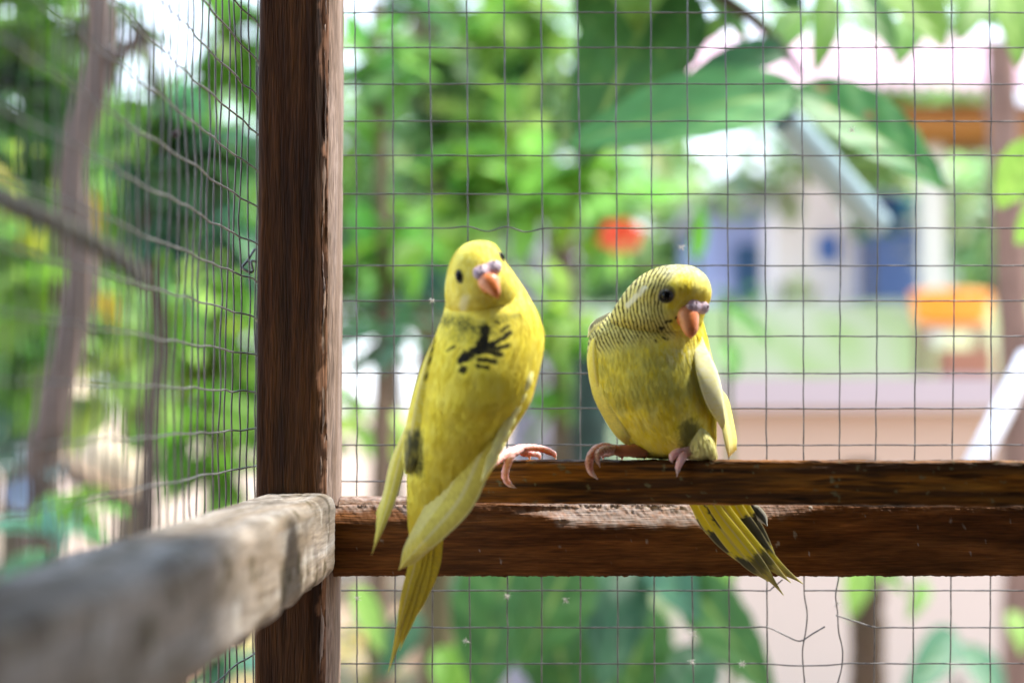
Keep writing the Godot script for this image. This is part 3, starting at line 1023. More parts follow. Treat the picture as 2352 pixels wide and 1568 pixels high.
func build_striped_bird():
	var org := at(1560, 1054, 0.443)
	var th := thing("yellow_budgerigar", "plump young budgerigar with fine dark barring on its head and dark tail feathers", "bird", org, "budgerigars on the perch")
	var b := Body.new()
	b.host = self
	b.origin = org
	b.keys = [
		[684, 1500, 1500, 0.4455, 0.0], [692, 1455, 1550, 0.4450, 4.5], [707, 1420, 1592, 0.4440, 8.0], [724, 1398, 1608, 0.4425, 10.8], [741, 1381, 1615, 0.4420, 12.6], [756, 1366, 1619, 0.442, 13.6], [774, 1354, 1624, 0.442, 14.6], [807, 1349, 1631, 0.443, 16.4], [841, 1350, 1639, 0.4435, 17.4], [875, 1355, 1644, 0.4435, 17.8], [909, 1363, 1646, 0.4435, 17.6], [943, 1380, 1645, 0.444, 16.8], [977, 1404, 1645, 0.4445, 15.4], [1008, 1428, 1645, 0.445, 13.4], [1032, 1448, 1643, 0.446, 10.8], [1048, 1470, 1637, 0.447, 7.0], [1055, 1555, 1555, 0.447, 0.0]]
	var head := Body.new()
	head.host = self
	head.origin = org
	head.keys = [
		[608, 1556, 1556, 0.437, 0.0], [611.5, 1520, 1588, 0.437, 4.8], [620, 1496, 1604, 0.4362, 8.6], [633, 1472, 1619, 0.4355, 11.6], [648, 1454, 1628, 0.4352, 13.3], [665, 1439, 1633, 0.4352, 14.3], [681, 1428, 1633, 0.4355, 14.2], [695, 1418, 1629, 0.4360, 13.6], [712, 1408, 1622, 0.4365, 13.2], [730, 1401, 1616, 0.437, 13.4], [746, 1402, 1610, 0.4375, 13.0], [762, 1416, 1596, 0.438, 11.2], [773, 1440, 1575, 0.4385, 8.4], [780, 1470, 1548, 0.439, 5.0], [783, 1510, 1510, 0.4395, 0.0]]
	var sc := 0.000131
	var yellow := Color(0.83, 0.70, 0.025)
	var lemon := Color(0.86, 0.82, 0.32)
	var olive := Color(0.48, 0.48, 0.13)
	var black := Color(0.022, 0.022, 0.014)
	var X := func(cx: float) -> float: return (c6(cx, 0).x - 1560.0) * sc * 1000.0
	var Y := func(cy: float) -> float: return -(c6(0, cy).y - 1054.0) * sc * 1000.0
	var eye := Vector2(X.call(630), Y.call(345))
	var nose := Vector2(X.call(850), Y.call(400))
	var spots := []
	for m in [[590, 562, 606, 566, 11], [610, 622, 640, 634, 6], [650, 520, 656, 516, 9], [625, 528, 630, 520, 8], [560, 640, 568, 652, 5], [690, 500, 694, 494, 7]]:
		spots.append([X.call(m[0]), Y.call(m[1]), X.call(m[2]), Y.call(m[3]), m[4] * 0.3398 * sc * 1000.0])
	var pale := [X.call(485), Y.call(305), X.call(385), Y.call(410)]
	var col := func(q: Vector3, a: float) -> Color:
		var x := q.x * 1000.0
		var y := q.y * 1000.0
		var n1 := fine.get_noise_3d(x * 0.22, y * 0.14, q.z * 220.0)
		var n2 := fine.get_noise_3d(x * 1.2, y * 0.45, q.z * 1200.0)
		var k := mix(yellow, lemon, 0.3 + 0.45 * n1 + 0.3 * n2)
		# breast washed with grey green, belly yellow
		k = mix(k, olive, 0.8 * ss(35.0, 29.0, y + 2.0 * n1 + 0.25 * x) * ss(14.0, 19.0, y + 3.0 * n1 - 0.15 * x) * clampf(0.72 + 0.5 * n1 + 0.4 * n2, 0.0, 1.0))
		k = mix(k, Color(0.83, 0.80, 0.42), 0.7 * ss(3.2, 0.8, absf(y - 30.5 - 0.12 * x + 2.0 * n1)) * ss(0.0, 0.25, n2 + 0.1) * ss(-9.0, -3.0, x))
		k = mix(k, Color(0.16, 0.17, 0.08), 0.8 * ss(5.0, 1.5, spot(x, y, [1.8, 9.0, 2.6, 3.5]) + 2.0 * n2))
		if y > 30.0:
			var p := Vector2(x, y)
			var dn := p.distance_to(nose)
			var de := p.distance_to(eye)
			var wave := sin(dn * 6.6 + 2.4 * n1 + 1.2 * n2)
			var crown := ss(eye.y + 4.0, eye.y + 6.5, y)
			var back := ss(9.8, 12.0, dn) * ss(33.0, 38.0, y - 0.25 * (x + 8.0))
			var bar := back * ss(-0.15, 0.45, wave + 0.4 * n2)
			k = mix(k, black, 0.93 * bar * (1.0 - crown * ss(-8.0, 1.0, x) * 0.55))
			k = mix(k, Color(0.42, 0.42, 0.30), 0.5 * back * (1.0 - bar))
			# crown mottled grey
			k = mix(k, Color(0.13, 0.13, 0.08), 0.75 * ss(0.05, 0.28, fine.get_noise_3d(x * 1.0, y * 1.1, q.z * 700.0)) * crown * ss(-8.0, -3.0, x))
			k = mix(k, Color(0.62, 0.61, 0.47), 0.85 * crown * ss(-9.0, -2.0, x) * clampf(0.55 + 0.9 * n2 + 0.5 * n1, 0.0, 1.0))
			k = mix(k, Color(0.12, 0.12, 0.07), 0.7 * ss(0.02, 0.2, fine.get_noise_3d(x * 1.1 + 7.0, y * 1.0, q.z * 700.0)) * crown * ss(-9.0, -6.0, x))
			k = mix(k, lemon, 0.45 * ss(4.0, 1.0, absf(y - eye.y - 3.6)) * ss(0.0, 4.0, x))
			k = mix(k, Color(0.66, 0.66, 0.52), 0.8 * ss(1.0, 0.4, spot(x, y, pale) + 0.5 * n2))
			for m in spots:
				k = mix(k, black, 0.95 * ss(m[4] + 0.3, m[4] - 0.2, spot(x + 0.3 * n2, y, m)))
			k = mix(k, Color(0.14, 0.14, 0.12), 0.7 * ss(2.6, 1.9, de))
		return k
	bird_body(th, [b, head], 330, 330, col, 1.1)
	bird_fluff(th, [b, head], [12000, 11000], col, [0.0038, 0.0019])
	var e := z2(800, 572)
	eye_ball(th, head, e.x, e.y, 0.00175, srgb(74, 72, 72))
	beak(th, head, [z2(1140, 700), z2(1140, 775), z2(1150, 890), z2(1163, 1000), z2(1172, 1088)], [2.9, 3.6, 3.0, 2.0, 0.0], [-0.5, 0.7, 1.9, 2.2, 1.2], [z2(1160, 690), z2(1305, 692)], [3.3, 2.0], [2.15, 1.95], [z2(1172, 632), z2(1330, 655)], -0.10)
	# right wing, pale and lit
	var wing := Node3D.new()
	wing.name = "wing"
	th.add_child(wing)
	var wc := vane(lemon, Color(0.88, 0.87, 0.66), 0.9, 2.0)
	feather(wing, "covert", org, [f6(880, 610, 0.4350), f6(905, 730, 0.4335), f6(945, 870, 0.4330), f6(992, 1030, 0.4345), f6(1045, 1215, 0.437)], [8, 33, 46, 38, 4], wc, Vector3(0.85, 0.2, 0.6).normalized(), 0.3, 0.0012)
	for k in 6:
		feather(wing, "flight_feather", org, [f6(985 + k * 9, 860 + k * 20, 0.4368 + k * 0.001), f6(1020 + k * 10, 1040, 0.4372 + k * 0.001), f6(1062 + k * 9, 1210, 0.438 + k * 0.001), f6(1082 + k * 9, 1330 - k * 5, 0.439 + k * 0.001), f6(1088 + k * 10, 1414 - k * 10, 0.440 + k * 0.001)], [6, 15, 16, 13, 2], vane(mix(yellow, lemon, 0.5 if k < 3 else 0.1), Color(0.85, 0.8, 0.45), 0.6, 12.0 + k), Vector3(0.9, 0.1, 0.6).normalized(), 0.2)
	# left wing folded close
	var wing2 := Node3D.new()
	wing2.name = "wing_001"
	th.add_child(wing2)
	feather(wing2, "covert", org, [f6(215, 540, 0.4385), f6(190, 680, 0.4370), f6(200, 820, 0.4365), f6(225, 940, 0.437), f6(260, 1040, 0.4385)], [7, 19, 23, 19, 3], vane(mix(yellow, olive, 0.35), lemon, 0.5, 31.0), Vector3(-0.6, 0.1, 1).normalized(), 0.25, 0.0012)
	for k in 5:
		feather(wing2, "flight_feather", org, [f6(185 + k * 12, 860 - k * 10, 0.4365 - k * 0.0006), f6(212 + k * 14, 1000, 0.4365 - k * 0.0006), f6(278 + k * 15, 1140, 0.4375 - k * 0.0006), f6(345 + k * 13, 1255, 0.439 - k * 0.0006), f6(405 + k * 10, 1345 - k * 12, 0.441 - k * 0.0006)], [6, 13, 13, 10, 1], vane(mix(yellow, lemon, 0.4), olive, 0.5 + 0.1 * k, 42.0 + k), Vector3(-0.5, 0, 1).normalized(), 0.2)
	for k in 7:
		# back feathers with dark centres behind the neck
		feather(wing2, "back_feather", org, [f6(282 - k * 14, 440 + k * 7, 0.4455), f6(255 - k * 15, 470 + k * 10, 0.4445), f6(225 - k * 15, 520 + k * 14, 0.4435)], [5, 10, 2], func(t, x, _q): return mix(Color(0.78, 0.72, 0.34), black, ss(0.75, 0.4, absf(x)) * ss(0.9, 0.5, t) * 0.8), Vector3(-0.6, 0.6, 0.6).normalized(), 0.2)
	# thigh tuft
	var tuft := Node3D.new()
	tuft.name = "thigh"
	th.add_child(tuft)
	var leg := Body.new()
	leg.host = self
	leg.origin = org
	for w in [[1152, 876, 876, 0.4372, 0.0], [1172, 866, 888, 0.4370, 2.0], [1205, 850, 912, 0.4367, 3.6], [1250, 828, 948, 0.4364, 4.8], [1300, 808, 978, 0.4364, 5.4], [1350, 802, 995, 0.4368, 5.2], [1390, 812, 1002, 0.4376, 4.2], [1412, 850, 990, 0.4385, 2.4], [1420, 920, 920, 0.4390, 0.0]]:
		leg.keys.append([c6(0, w[0]).y, c6(w[1], 0).x, c6(w[2], 0).x, w[3], w[4]])
	var leg_col := func(q: Vector3, _a: float) -> Color: return mix(lemon, Color(0.85, 0.82, 0.48), 0.45 + 0.8 * fine.get_noise_3d(q.x * 1300.0, q.y * 200.0, q.z * 900.0))
	bird_body(tuft, [leg], 90, 90, leg_col, 1.5)
	bird_fluff(tuft, [leg], [2600], leg_col, [0.0045])
	# tail: behind the perch, in front of the rail
	var tail := Node3D.new()
	tail.name = "tail"
	th.add_child(tail)
	var slate := Color(0.035, 0.038, 0.035)
	var tan_ := Color(0.34, 0.28, 0.10)
	var list := [
		[[560, 430], [660, 570], [780, 680], [880, 800], [17, 20, 17, 1], 0, 0.4575], [[600, 430], [710, 590], [830, 730], [935, 830], [15, 17, 14, 1], 1, 0.4565], [[640, 420], [760, 580], [890, 740], [1020, 905], [14, 16, 13, 1], 2, 0.4555], [[690, 420], [800, 570], [930, 720], [1060, 835], [14, 16, 13, 1], 2, 0.456],
		[[760, 420], [850, 560], [960, 720], [1128, 842], [16, 18, 15, 1], 3, 0.457], [[800, 420], [870, 540], [930, 650], [1000, 750], [16, 17, 13, 1], 3, 0.458], [[830, 395], [870, 440], [905, 480], [930, 522], [10, 13, 11, 1], 4, 0.459], [[530, 420], [570, 490], [620, 560], [700, 660], [9, 12, 10, 1], 0, 0.459]]
	for k in list.size():
		var f: Array = list[k]
		var kind: int = f[5]
		var base := vane(yellow * 1.05, yellow, 0.5, 80.0 + k)
		var tcol := func(t, x, q):
			var kk: Color = base.call(t, x, q)
			var n := fine.get_noise_2d(t * 14.0, x * 2.0 + k * 5.0)
			var tt: float = t + 0.05 * n
			if kind == 0: kk = mix(kk, slate, 0.96 * maxf(ss(0.44, 0.48, tt + 0.06 * x) * ss(0.69, 0.66, tt), ss(0.74, 0.77, tt) * ss(0.93, 0.88, tt)))
			elif kind == 1: kk = mix(kk, slate, 0.95 * maxf(ss(0.42, 0.36, tt + 0.08 * x) * ss(0.3, -0.1, x + n), ss(0.68, 0.72, tt + 0.1 * x) * ss(0.9, 0.84, tt)))
			elif kind == 2: kk = mix(kk, slate, 0.85 * ss(0.64, 0.69, tt) * ss(0.84, 0.78, tt))
			elif kind == 3: kk = mix(kk, slate, 0.96 * ss(0.33, 0.36, tt) * ss(0.68, 0.6, tt + 0.1 * x))
			else: kk = mix(slate, Color(0.7, 0.68, 0.6), ss(0.45, 0.7, absf(x)))
			if kind < 4: kk = mix(kk, tan_, 0.85 * ss(0.70, 0.9, t) * (1.0 if kk.r > 0.2 else 0.35))
			return mix(kk, Color(0.55, 0.47, 0.2), 0.6 * ss(0.8, 0.97, absf(x)))
		feather(tail, "tail_feather", org, [f8(f[0][0] - 80, f[0][1] - 170, f[6] - 0.0005), f8(f[0][0], f[0][1], f[6]), f8(f[1][0], f[1][1], f[6] - 0.001), f8(f[2][0], f[2][1], f[6] - 0.002), f8(f[3][0], f[3][1], f[6] - 0.003)], [14] + f[4], tcol, Vector3(0, 0, 1), 0.1)
	# feet
	var T := func(pts: Array) -> Array:
		var r := []
		for p in pts:
			var z := c6(p[0], p[1])
			r.append(at(z.x, z.y, p[2]) - org)
		return r
	var dusky := srgb(150, 96, 66)
	var pink := srgb(226, 158, 156)
	var foot := Node3D.new()
	foot.name = "foot"
	th.add_child(foot)
	var sk := Pelt.new()
	sweep(sk, T.call([[520, 1370, 0.440], [420, 1372, 0.438], [300, 1365, 0.437]]), [0.0022, 0.0019, 0.0015], [0.0022, 0.0018, 0.0014], Vector3.BACK, 20, 14, dusky, 0.0004, 1500.0)
	mesh_of("shank", sk, M.skin, foot)
	toe(foot, T.call([[310, 1362, 0.437], [240, 1345, 0.436], [175, 1375, 0.4335], [145, 1440, 0.4325], [155, 1510, 0.4325], [205, 1566, 0.4335]]), 0.0014, dusky)
	toe(foot, T.call([[300, 1365, 0.436], [245, 1362, 0.434], [205, 1392, 0.4325], [200, 1430, 0.4325], [217, 1482, 0.433]]), 0.0013, dusky)
	toe(foot, T.call([[310, 1368, 0.437], [270, 1385, 0.444], [240, 1395, 0.449], [235, 1440, 0.453]]), 0.0012, dusky)
	toe(foot, T.call([[330, 1368, 0.437], [360, 1390, 0.443], [365, 1398, 0.449], [365, 1440, 0.453]]), 0.0012, dusky)
	var foot2 := Node3D.new()
	foot2.name = "foot_001"
	th.add_child(foot2)
	var sk2 := Pelt.new()
	sweep(sk2, T.call([[935, 1392, 0.4405], [890, 1362, 0.4375], [840, 1362, 0.4355], [780, 1385, 0.4335]]), [0.0014, 0.0016, 0.0015, 0.0014], [0.0014, 0.0016, 0.0015, 0.0014], Vector3.BACK, 22, 14, func(t, x, q): return mix(pink, srgb(238, 206, 204), 0.4 + fine.get_noise_3dv(q * 1200.0)), 0.0004, 1500.0)
	mesh_of("shank", sk2, M.skin, foot2)
	toe(foot2, T.call([[800, 1380, 0.4345], [745, 1380, 0.4325], [712, 1402, 0.4315], [703, 1425, 0.4312], [708, 1453, 0.432]]), 0.00125, pink)
	toe(foot2, T.call([[795, 1388, 0.434], [775, 1410, 0.4318], [762, 1440, 0.431], [745, 1485, 0.431], [738, 1545, 0.4318]]), 0.0013, pink)
	toe(foot2, T.call([[830, 1375, 0.436], [870, 1385, 0.441], [915, 1392, 0.447], [930, 1440, 0.453]]), 0.0012, pink)
	toe(foot2, T.call([[800, 1385, 0.435], [790, 1398, 0.442], [785, 1400, 0.449], [785, 1450, 0.453]]), 0.0012, pink)


# ------------------------------------------------------------------ small things caught in the mesh
func build_small_finds():
	# bent wire clip beside the post
	var w := func(list: Array) -> Array:
		var r := []
		for p in list: r.append(at(p[0], p[1], p[2]))
		return r
	var sk := Pelt.new()
	sweep(sk, w.call([[584, 572, 0.494], [568, 598, 0.489], [556, 614, 0.486], [570, 624, 0.486], [580, 622, 0.488], [576, 600, 0.489], [586, 600, 0.495]]), [0.00045, 0.00045], [0.00045, 0.00045], Vector3.BACK, 60, 6, srgb(90, 86, 84))
	tag(mesh_of("wire_clip", sk, M.wire), "bent triangular wire clip fastening the left mesh beside the corner post", "clip")
	# dark seed stuck in the left mesh
	var s2 := Pelt.new()
	var c := at(403, 309, 0.3935)
	sweep(s2, [c + Vector3(0, 0.0016, 0), c + Vector3(0.0002, 0.0008, 0), c, c - Vector3(0, 0.0013, 0)], [0.0, 0.0010, 0.0012, 0.0], [0.0, 0.0010, 0.0012, 0.0], Vector3.BACK, 14, 12, Color(0.02, 0.015, 0.012), 0.0003, 900.0)
	tag(mesh_of("dried_seed", s2, M.bark), "small dark dried seed stuck on the left wire mesh", "seed")
	# wisps of down on the back mesh
	var spots := [[2012, 102, "near the top right of the back mesh"], [1958, 300, "on the upright wire beside the big spotted leaf"], [992, 690, "on the wire left of the slender bird's face"], [820, 1375, "on the leftmost wire below the back rail"], [1164, 1370, "just under the rail, right of the slender bird's tail"], [1072, 1472, "on the wire low beside the tail tip"], [1592, 1455, "on the upright wire below the back rail's middle"], [1588, 1520, "at a lower crossing left of the torn wires"], [1706, 1526, "on the lowest full cross wire"], [1922, 1388, "on the bent wire right of the tear"], [1300, 1378, "under the rail on the third wire from the tail"], [1566, 568, "on the wire right of the red flower"]]
	for s in spots:
		var f := Pelt.new()
		var o := at(s[0], s[1], 0.4985)
		for k in 26:
			var d := Vector3(rng.randf_range(-1, 1), rng.randf_range(-1, 1), rng.randf_range(-0.4, 0.6)).normalized()
			var ln := rng.randf_range(0.0005, 0.0019)
			var a := o + d * 0.0002
			sweep(f, [a, a + d * ln * 0.5 + Vector3(0, 0.0002, 0), a + d * ln], [0.00006, 0.00005, 0.0], [0.00006, 0.00005, 0.0], Vector3(0.3, 0.2, 1).normalized(), 5, 4, Color(0.8, 0.78, 0.74))
		tag(mesh_of("down_wisp", f, M.fluff), "white wisp of down " + s[2], "down feather", "wisps of down on the wire")


# ------------------------------------------------------------------ leaves and the garden
func leaf_sheet(base: Vector3, tip: Vector3, half: float, face: Vector3, tint: Color, rib: Color, holes: Array, sd: float, droop := 0.08) -> ArrayMesh:
	var sk := Pelt.new()
	var rows := 40
	var m := 21
	var p := PackedVector3Array()
	var c := PackedColorArray()
	var dir := (tip - base)
	var ln := dir.length()
	dir /= ln
	var side := dir.cross(face).normalized()
	var nor := side.cross(dir)
	for i in rows:
		var t := i / float(rows - 1)
		var w := half * pow(sin(PI * pow(t, 0.72)), 0.75) * (1.0 + 0.03 * sin(t * 40.0 + sd))
		for j in m:
			var x := -1.0 + 2.0 * j / float(m - 1)
			var q := base + dir * (t * ln) + side * (x * w) + nor * (absf(x) * w * 0.22 - ln * droop * 4.0 * (t - 0.5) * (t - 0.5) + 0.02 * half * sin(t * 25.0 + absf(x) * 6.0 + sd))
			var vein := absf(sin((t * 9.0 - absf(x) * 1.9) * PI))
			var k := mix(tint, rib, 0.9 * ss(0.10, 0.02, absf(x)) + 0.45 * ss(0.16, 0.0, vein))
			k = mix(k, tint * 0.7, 0.5 + fine.get_noise_3d(t * 4.0 + sd, x * 3.0, sd))
			for h in holes:
				k = mix(k, Color(0.22, 0.11, 0.04), ss(h[2] * 1.2, h[2] * 0.7, Vector2(t - h[0], (x - h[1]) * 0.4).length()))
			p.append(q)
			c.append(k)
	sk.grid(p, c, rows, m, false)
	return sk.commit()


func leaf_at(parent: Node3D, b: Array, t: Array, half_px: float, tint: Color, m: Material, face := Vector3(0.1, 0.35, 1.0), spots := [], droop := 0.05) -> MeshInstance3D:
	var o := parent.position
	var mid: float = (b[2] + t[2]) * 0.5
	return put("leaf", leaf_sheet(at(b[0], b[1], b[2]) - o, at(t[0], t[1], t[2]) - o, half_px * mid / FOCAL, face.normalized(), tint, mix(tint, Color(0.45, 0.55, 0.12), 0.55) if tint.g > 0.15 else tint * 1.6, spots, rng.randf() * 20.0, droop), m, parent)


const BRIGHT := Color(0.25, 0.44, 0.08)
const MID := Color(0.14, 0.31, 0.04)
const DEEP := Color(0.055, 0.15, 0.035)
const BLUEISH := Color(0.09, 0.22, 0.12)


func build_near_branch():
	var br := thing("leafy_branch", "broad leaved branch hanging close behind the back mesh, its largest leaf spotted brown", "branch", at(1850, 60, 0.924))
	var o := br.position
	var sk := Pelt.new()
	sweep(sk, [at(1500, -260, 1.008) - o, at(1600, -60, 0.980) - o, at(1750, 60, 0.952) - o, at(1845, 170, 0.931) - o], [0.0056, 0.0048, 0.004, 0.002], [0.0056, 0.0048, 0.004, 0.002], Vector3.BACK, 24, 8, srgb(70, 60, 40), 0.0006, 200.0)
	mesh_of("twig", sk, M.bark, br)
	leaf_at(br, [1850, 195, 0.917], [1300, 318, 0.896], 98, Color(0.11, 0.32, 0.10), M.leaf, Vector3(0.0, 0.5, 1.0))
	leaf_at(br, [1835, 190, 0.917], [2185, 425, 0.910], 100, Color(0.07, 0.24, 0.06), M.leaf, Vector3(0.2, 0.6, 1.0), [[0.22, 0.1, 0.03], [0.42, -0.35, 0.035], [0.55, 0.5, 0.03], [0.12, -0.5, 0.05]])
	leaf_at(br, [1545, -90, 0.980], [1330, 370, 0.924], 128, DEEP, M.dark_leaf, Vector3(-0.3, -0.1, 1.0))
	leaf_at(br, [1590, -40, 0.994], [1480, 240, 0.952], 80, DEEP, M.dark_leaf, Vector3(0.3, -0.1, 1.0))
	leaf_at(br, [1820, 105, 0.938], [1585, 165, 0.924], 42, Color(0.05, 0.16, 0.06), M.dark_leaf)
	leaf_at(br, [1845, 20, 0.952], [1770, 130, 0.938], 40, Color(0.24, 0.46, 0.12), M.leaf, Vector3(0.2, 0.9, 0.7))
	leaf_at(br, [1905, -40, 0.980], [1878, 165, 0.952], 40, MID, M.leaf, Vector3(0.4, 0.1, 1.0))
	leaf_at(br, [1700, 20, 1.008], [1590, 110, 0.980], 34, Color(0.20, 0.40, 0.10), M.leaf, Vector3(0, 1.0, 0.6))
	leaf_at(br, [1620, -20, 1.036], [1720, 90, 0.980], 30, Color(0.17, 0.36, 0.12), M.leaf, Vector3(0, 1.0, 0.6))
	leaf_at(br, [2050, -70, 1.036], [2170, 100, 0.980], 66, BRIGHT, M.leaf, Vector3(-0.2, 0.5, 1.0))
	leaf_at(br, [2260, -80, 1.036], [2210, 85, 0.980], 50, MID, M.leaf, Vector3(0.2, 0.3, 1.0))
	leaf_at(br, [2310, -60, 0.980], [2345, 150, 0.952], 52, BRIGHT, M.leaf, Vector3(0.2, 0.3, 1.0))
	leaf_at(br, [1960, -50, 1.064], [2060, 120, 1.036], 44, Color(0.16, 0.33, 0.12), M.leaf, Vector3(0.1, 0.7, 1.0))
	leaf_at(br, [1480, -60, 1.092], [1560, 60, 1.064], 50, Color(0.22, 0.42, 0.14), M.leaf, Vector3(0.1, 1.0, 0.6))
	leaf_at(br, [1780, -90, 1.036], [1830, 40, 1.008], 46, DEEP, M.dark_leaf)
	leaf_at(br, [2120, 10, 1.120], [2060, 150, 1.092], 40, Color(0.22, 0.45, 0.10), M.leaf, Vector3(0.0, 0.8, 0.8))
	leaf_at(br, [2180, -30, 1.092], [2290, 60, 1.064], 50, MID, M.leaf)
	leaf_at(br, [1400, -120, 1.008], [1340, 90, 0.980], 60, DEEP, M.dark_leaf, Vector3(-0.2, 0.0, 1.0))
	foliage(br, [[1440, -470, 0.98, 220, 120, 0.12, MID], [1640, -520, 1.0, 200, 60, 0.12, MID]], M.leaf)  # leaves added above the view to cast shade on those below
	leaf_at(br, [2390, 320, 0.924], [2290, 480, 0.952], 55, BRIGHT, M.leaf, Vector3(-0.5, 0.3, 1.0))
	leaf_at(br, [2440, 440, 0.980], [2330, 560, 1.008], 44, Color(0.26, 0.5, 0.08), M.leaf, Vector3(-0.4, 0.5, 1.0))


# (extra leaves are added over the branch, out of view, to shade it)
# many leaves in a volume: clumps [px, py, dist, radius px, count, leaf length m, colour]
func foliage(parent: Node3D, clumps: Array, m: Material, called := "crown"):
	var total := 0
	for c in clumps: total += c[4]
	var mm := MultiMesh.new()
	mm.transform_format = MultiMesh.TRANSFORM_3D
	mm.use_colors = true
	mm.mesh = M.leaf_mesh
	mm.instance_count = total
	var i := 0
	for c in clumps:
		var o := at(c[0], c[1], c[2])
		var r: float = c[3] * c[2] / FOCAL
		for k in c[4]:
			var d := Vector3(rng.randfn(), rng.randfn(), rng.randfn())
			d = d.normalized() * r * pow(rng.randf(), 0.45)
			var ax := Vector3(rng.randfn() * 0.9, -0.35 + rng.randfn() * 0.6, rng.randfn() * 0.9).normalized()
			var up := Vector3(rng.randfn() * 0.5, 0.8 + rng.randf(), 0.45 + rng.randfn() * 0.5)
			var sd := ax.cross(up).normalized()
			var nn := sd.cross(ax).normalized()
			var s: float = c[5] * rng.randf_range(0.65, 1.2)
			mm.set_instance_transform(i, Transform3D(Basis(ax * s, nn * s, sd * s * rng.randf_range(0.8, 1.1)), o + d - parent.position))
			var cc: Color = c[6]
			cc = cc * rng.randf_range(0.65, 1.3)
			cc.r *= rng.randf_range(0.8, 1.3)
			cc.b *= rng.randf_range(0.7, 1.5)
			cc.a = 1.0
			mm.set_instance_color(i, cc)
			i += 1
	var mi := MultiMeshInstance3D.new()
	mi.name = called
	mi.multimesh = mm
	mi.material_override = m
	mi.set_meta("kind", "stuff")
	parent.add_child(mi, true)


func stem(parent: Node3D, pts: Array, r0: float, r1: float, tone: Color, called := "trunk"):
	var l := []
	for p in pts: l.append(at(p[0], p[1], p[2]) - parent.position)
	var sk := Pelt.new()
	sweep(sk, l, [r0, lerpf(r0, r1, 0.5), r1], [r0, lerpf(r0, r1, 0.5), r1], Vector3.BACK, 40, 14, func(t, x, q): return mix(tone, tone * 0.5, 0.5 + fine.get_noise_3d(q.x * 40.0, q.y * 9.0, q.z * 40.0)), r0 * 0.25, 30.0)
	mesh_of(called, sk, M.bark, parent)


func box(parent: Node3D, called: String, a: Vector3, b: Vector3, tone: Color, m: Material = null):      # corners in the world
	var bm := BoxMesh.new()
	var lo := Vector3(minf(a.x, b.x), minf(a.y, b.y), minf(a.z, b.z))
	var hi := Vector3(maxf(a.x, b.x), maxf(a.y, b.y), maxf(a.z, b.z))
	bm.size = hi - lo
	var mm: StandardMaterial3D = (m if m else M.paint).duplicate()
	mm.vertex_color_use_as_albedo = false
	mm.albedo_color = tone.linear_to_srgb()
	var o := put(called, bm, mm, parent)
	o.position = (lo + hi) * 0.5 - parent.position
	return o


func build_ground():
	var im := Image.create(512, 512, false, Image.FORMAT_RGB8)
	var litter := FastNoiseLite.new()
	litter.seed = 5
	litter.frequency = 1.0
	litter.noise_type = FastNoiseLite.TYPE_CELLULAR
	for y in 512:
		for x in 512:
			var n1 := fine.get_noise_2d(x * 0.012, y * 0.012)
			var n2 := litter.get_noise_2d(x * 0.09, y * 0.05)
			var n3 := fine.get_noise_2d(x * 0.15, y * 0.15)
			var k := mix(srgb(176, 148, 134), srgb(120, 100, 82), 0.4 + 0.9 * n1 + 0.4 * n3)
			k = mix(k, srgb(140, 146, 92), 0.5 * ss(0.1, 0.4, fine.get_noise_2d(x * 0.02 + 40.0, y * 0.02)))
			k = mix(k, srgb(206, 190, 140), 0.6 * ss(-0.2, 0.1, n2) * ss(0.1, 0.35, n3))
			im.set_pixel(x, y, k.linear_to_srgb())
	var m := StandardMaterial3D.new()
	m.albedo_texture = ImageTexture.create_from_image(im)
	m.roughness = 0.95
	m.uv1_triplanar = true
	m.uv1_world_triplanar = true
	m.uv1_scale = Vector3(0.22, 0.22, 0.22)
	var pl := PlaneMesh.new()
	pl.size = Vector2(400, 400)
	var o := put("ground", pl, m)
	o.set_meta("kind", "structure")
	M.leaf_mesh = leaf_shape()
	var mm := MultiMesh.new()
	mm.transform_format = MultiMesh.TRANSFORM_3D
	mm.use_colors = true
	mm.mesh = M.leaf_mesh
	mm.instance_count = 2600
	for i in 2600:
		var dd := rng.randf_range(3.5, 9.0)
		var p := Vector3(rng.randf_range(-0.42, 0.42) * dd, 0.012 + rng.randf() * 0.02, EYE.z - dd)
		var sz := rng.randf_range(0.07, 0.16)
		var bs := Basis(Vector3.UP, rng.randf() * TAU) * Basis(Vector3(1, 0, 0.3).normalized(), rng.randf_range(-0.5, 0.5))
		mm.set_instance_transform(i, Transform3D(bs.scaled(Vector3(sz, sz, sz)), p))
		var u := rng.randf()
		mm.set_instance_color(i, mix(srgb(170, 140, 90), srgb(206, 186, 110), rng.randf()) if u < 0.5 else (mix(srgb(120, 84, 60), srgb(176, 140, 120), rng.randf()) if u < 0.8 else mix(srgb(86, 120, 60), srgb(150, 176, 110), rng.randf())))
	var lit := MultiMeshInstance3D.new()
	lit.name = "fallen_leaves"
	lit.multimesh = mm
	lit.material_override = M.leaf
	add_child(lit)
	tag(lit, "yellow, brown and green fallen leaves littering the ground behind the aviary", "fallen leaves", "", "stuff")


func leaf_shape() -> ArrayMesh:
	var sk := Pelt.new()
	var p := PackedVector3Array()
	var c := PackedColorArray()
	for i in 8:
		var t := i / 7.0
		var w := 0.27 * pow(sin(PI * pow(t, 0.75)), 0.8)
		for j in 5:
			var x := -1.0 + 0.5 * j
			p.append(Vector3(t, absf(x) * w * 0.3 - 0.25 * (t - 0.4) * (t - 0.4), x * w))
			c.append(Color.WHITE if j != 2 else Color(1.0, 1.0, 0.8))
	sk.grid(p, c, 8, 5, false)
	return sk.commit()


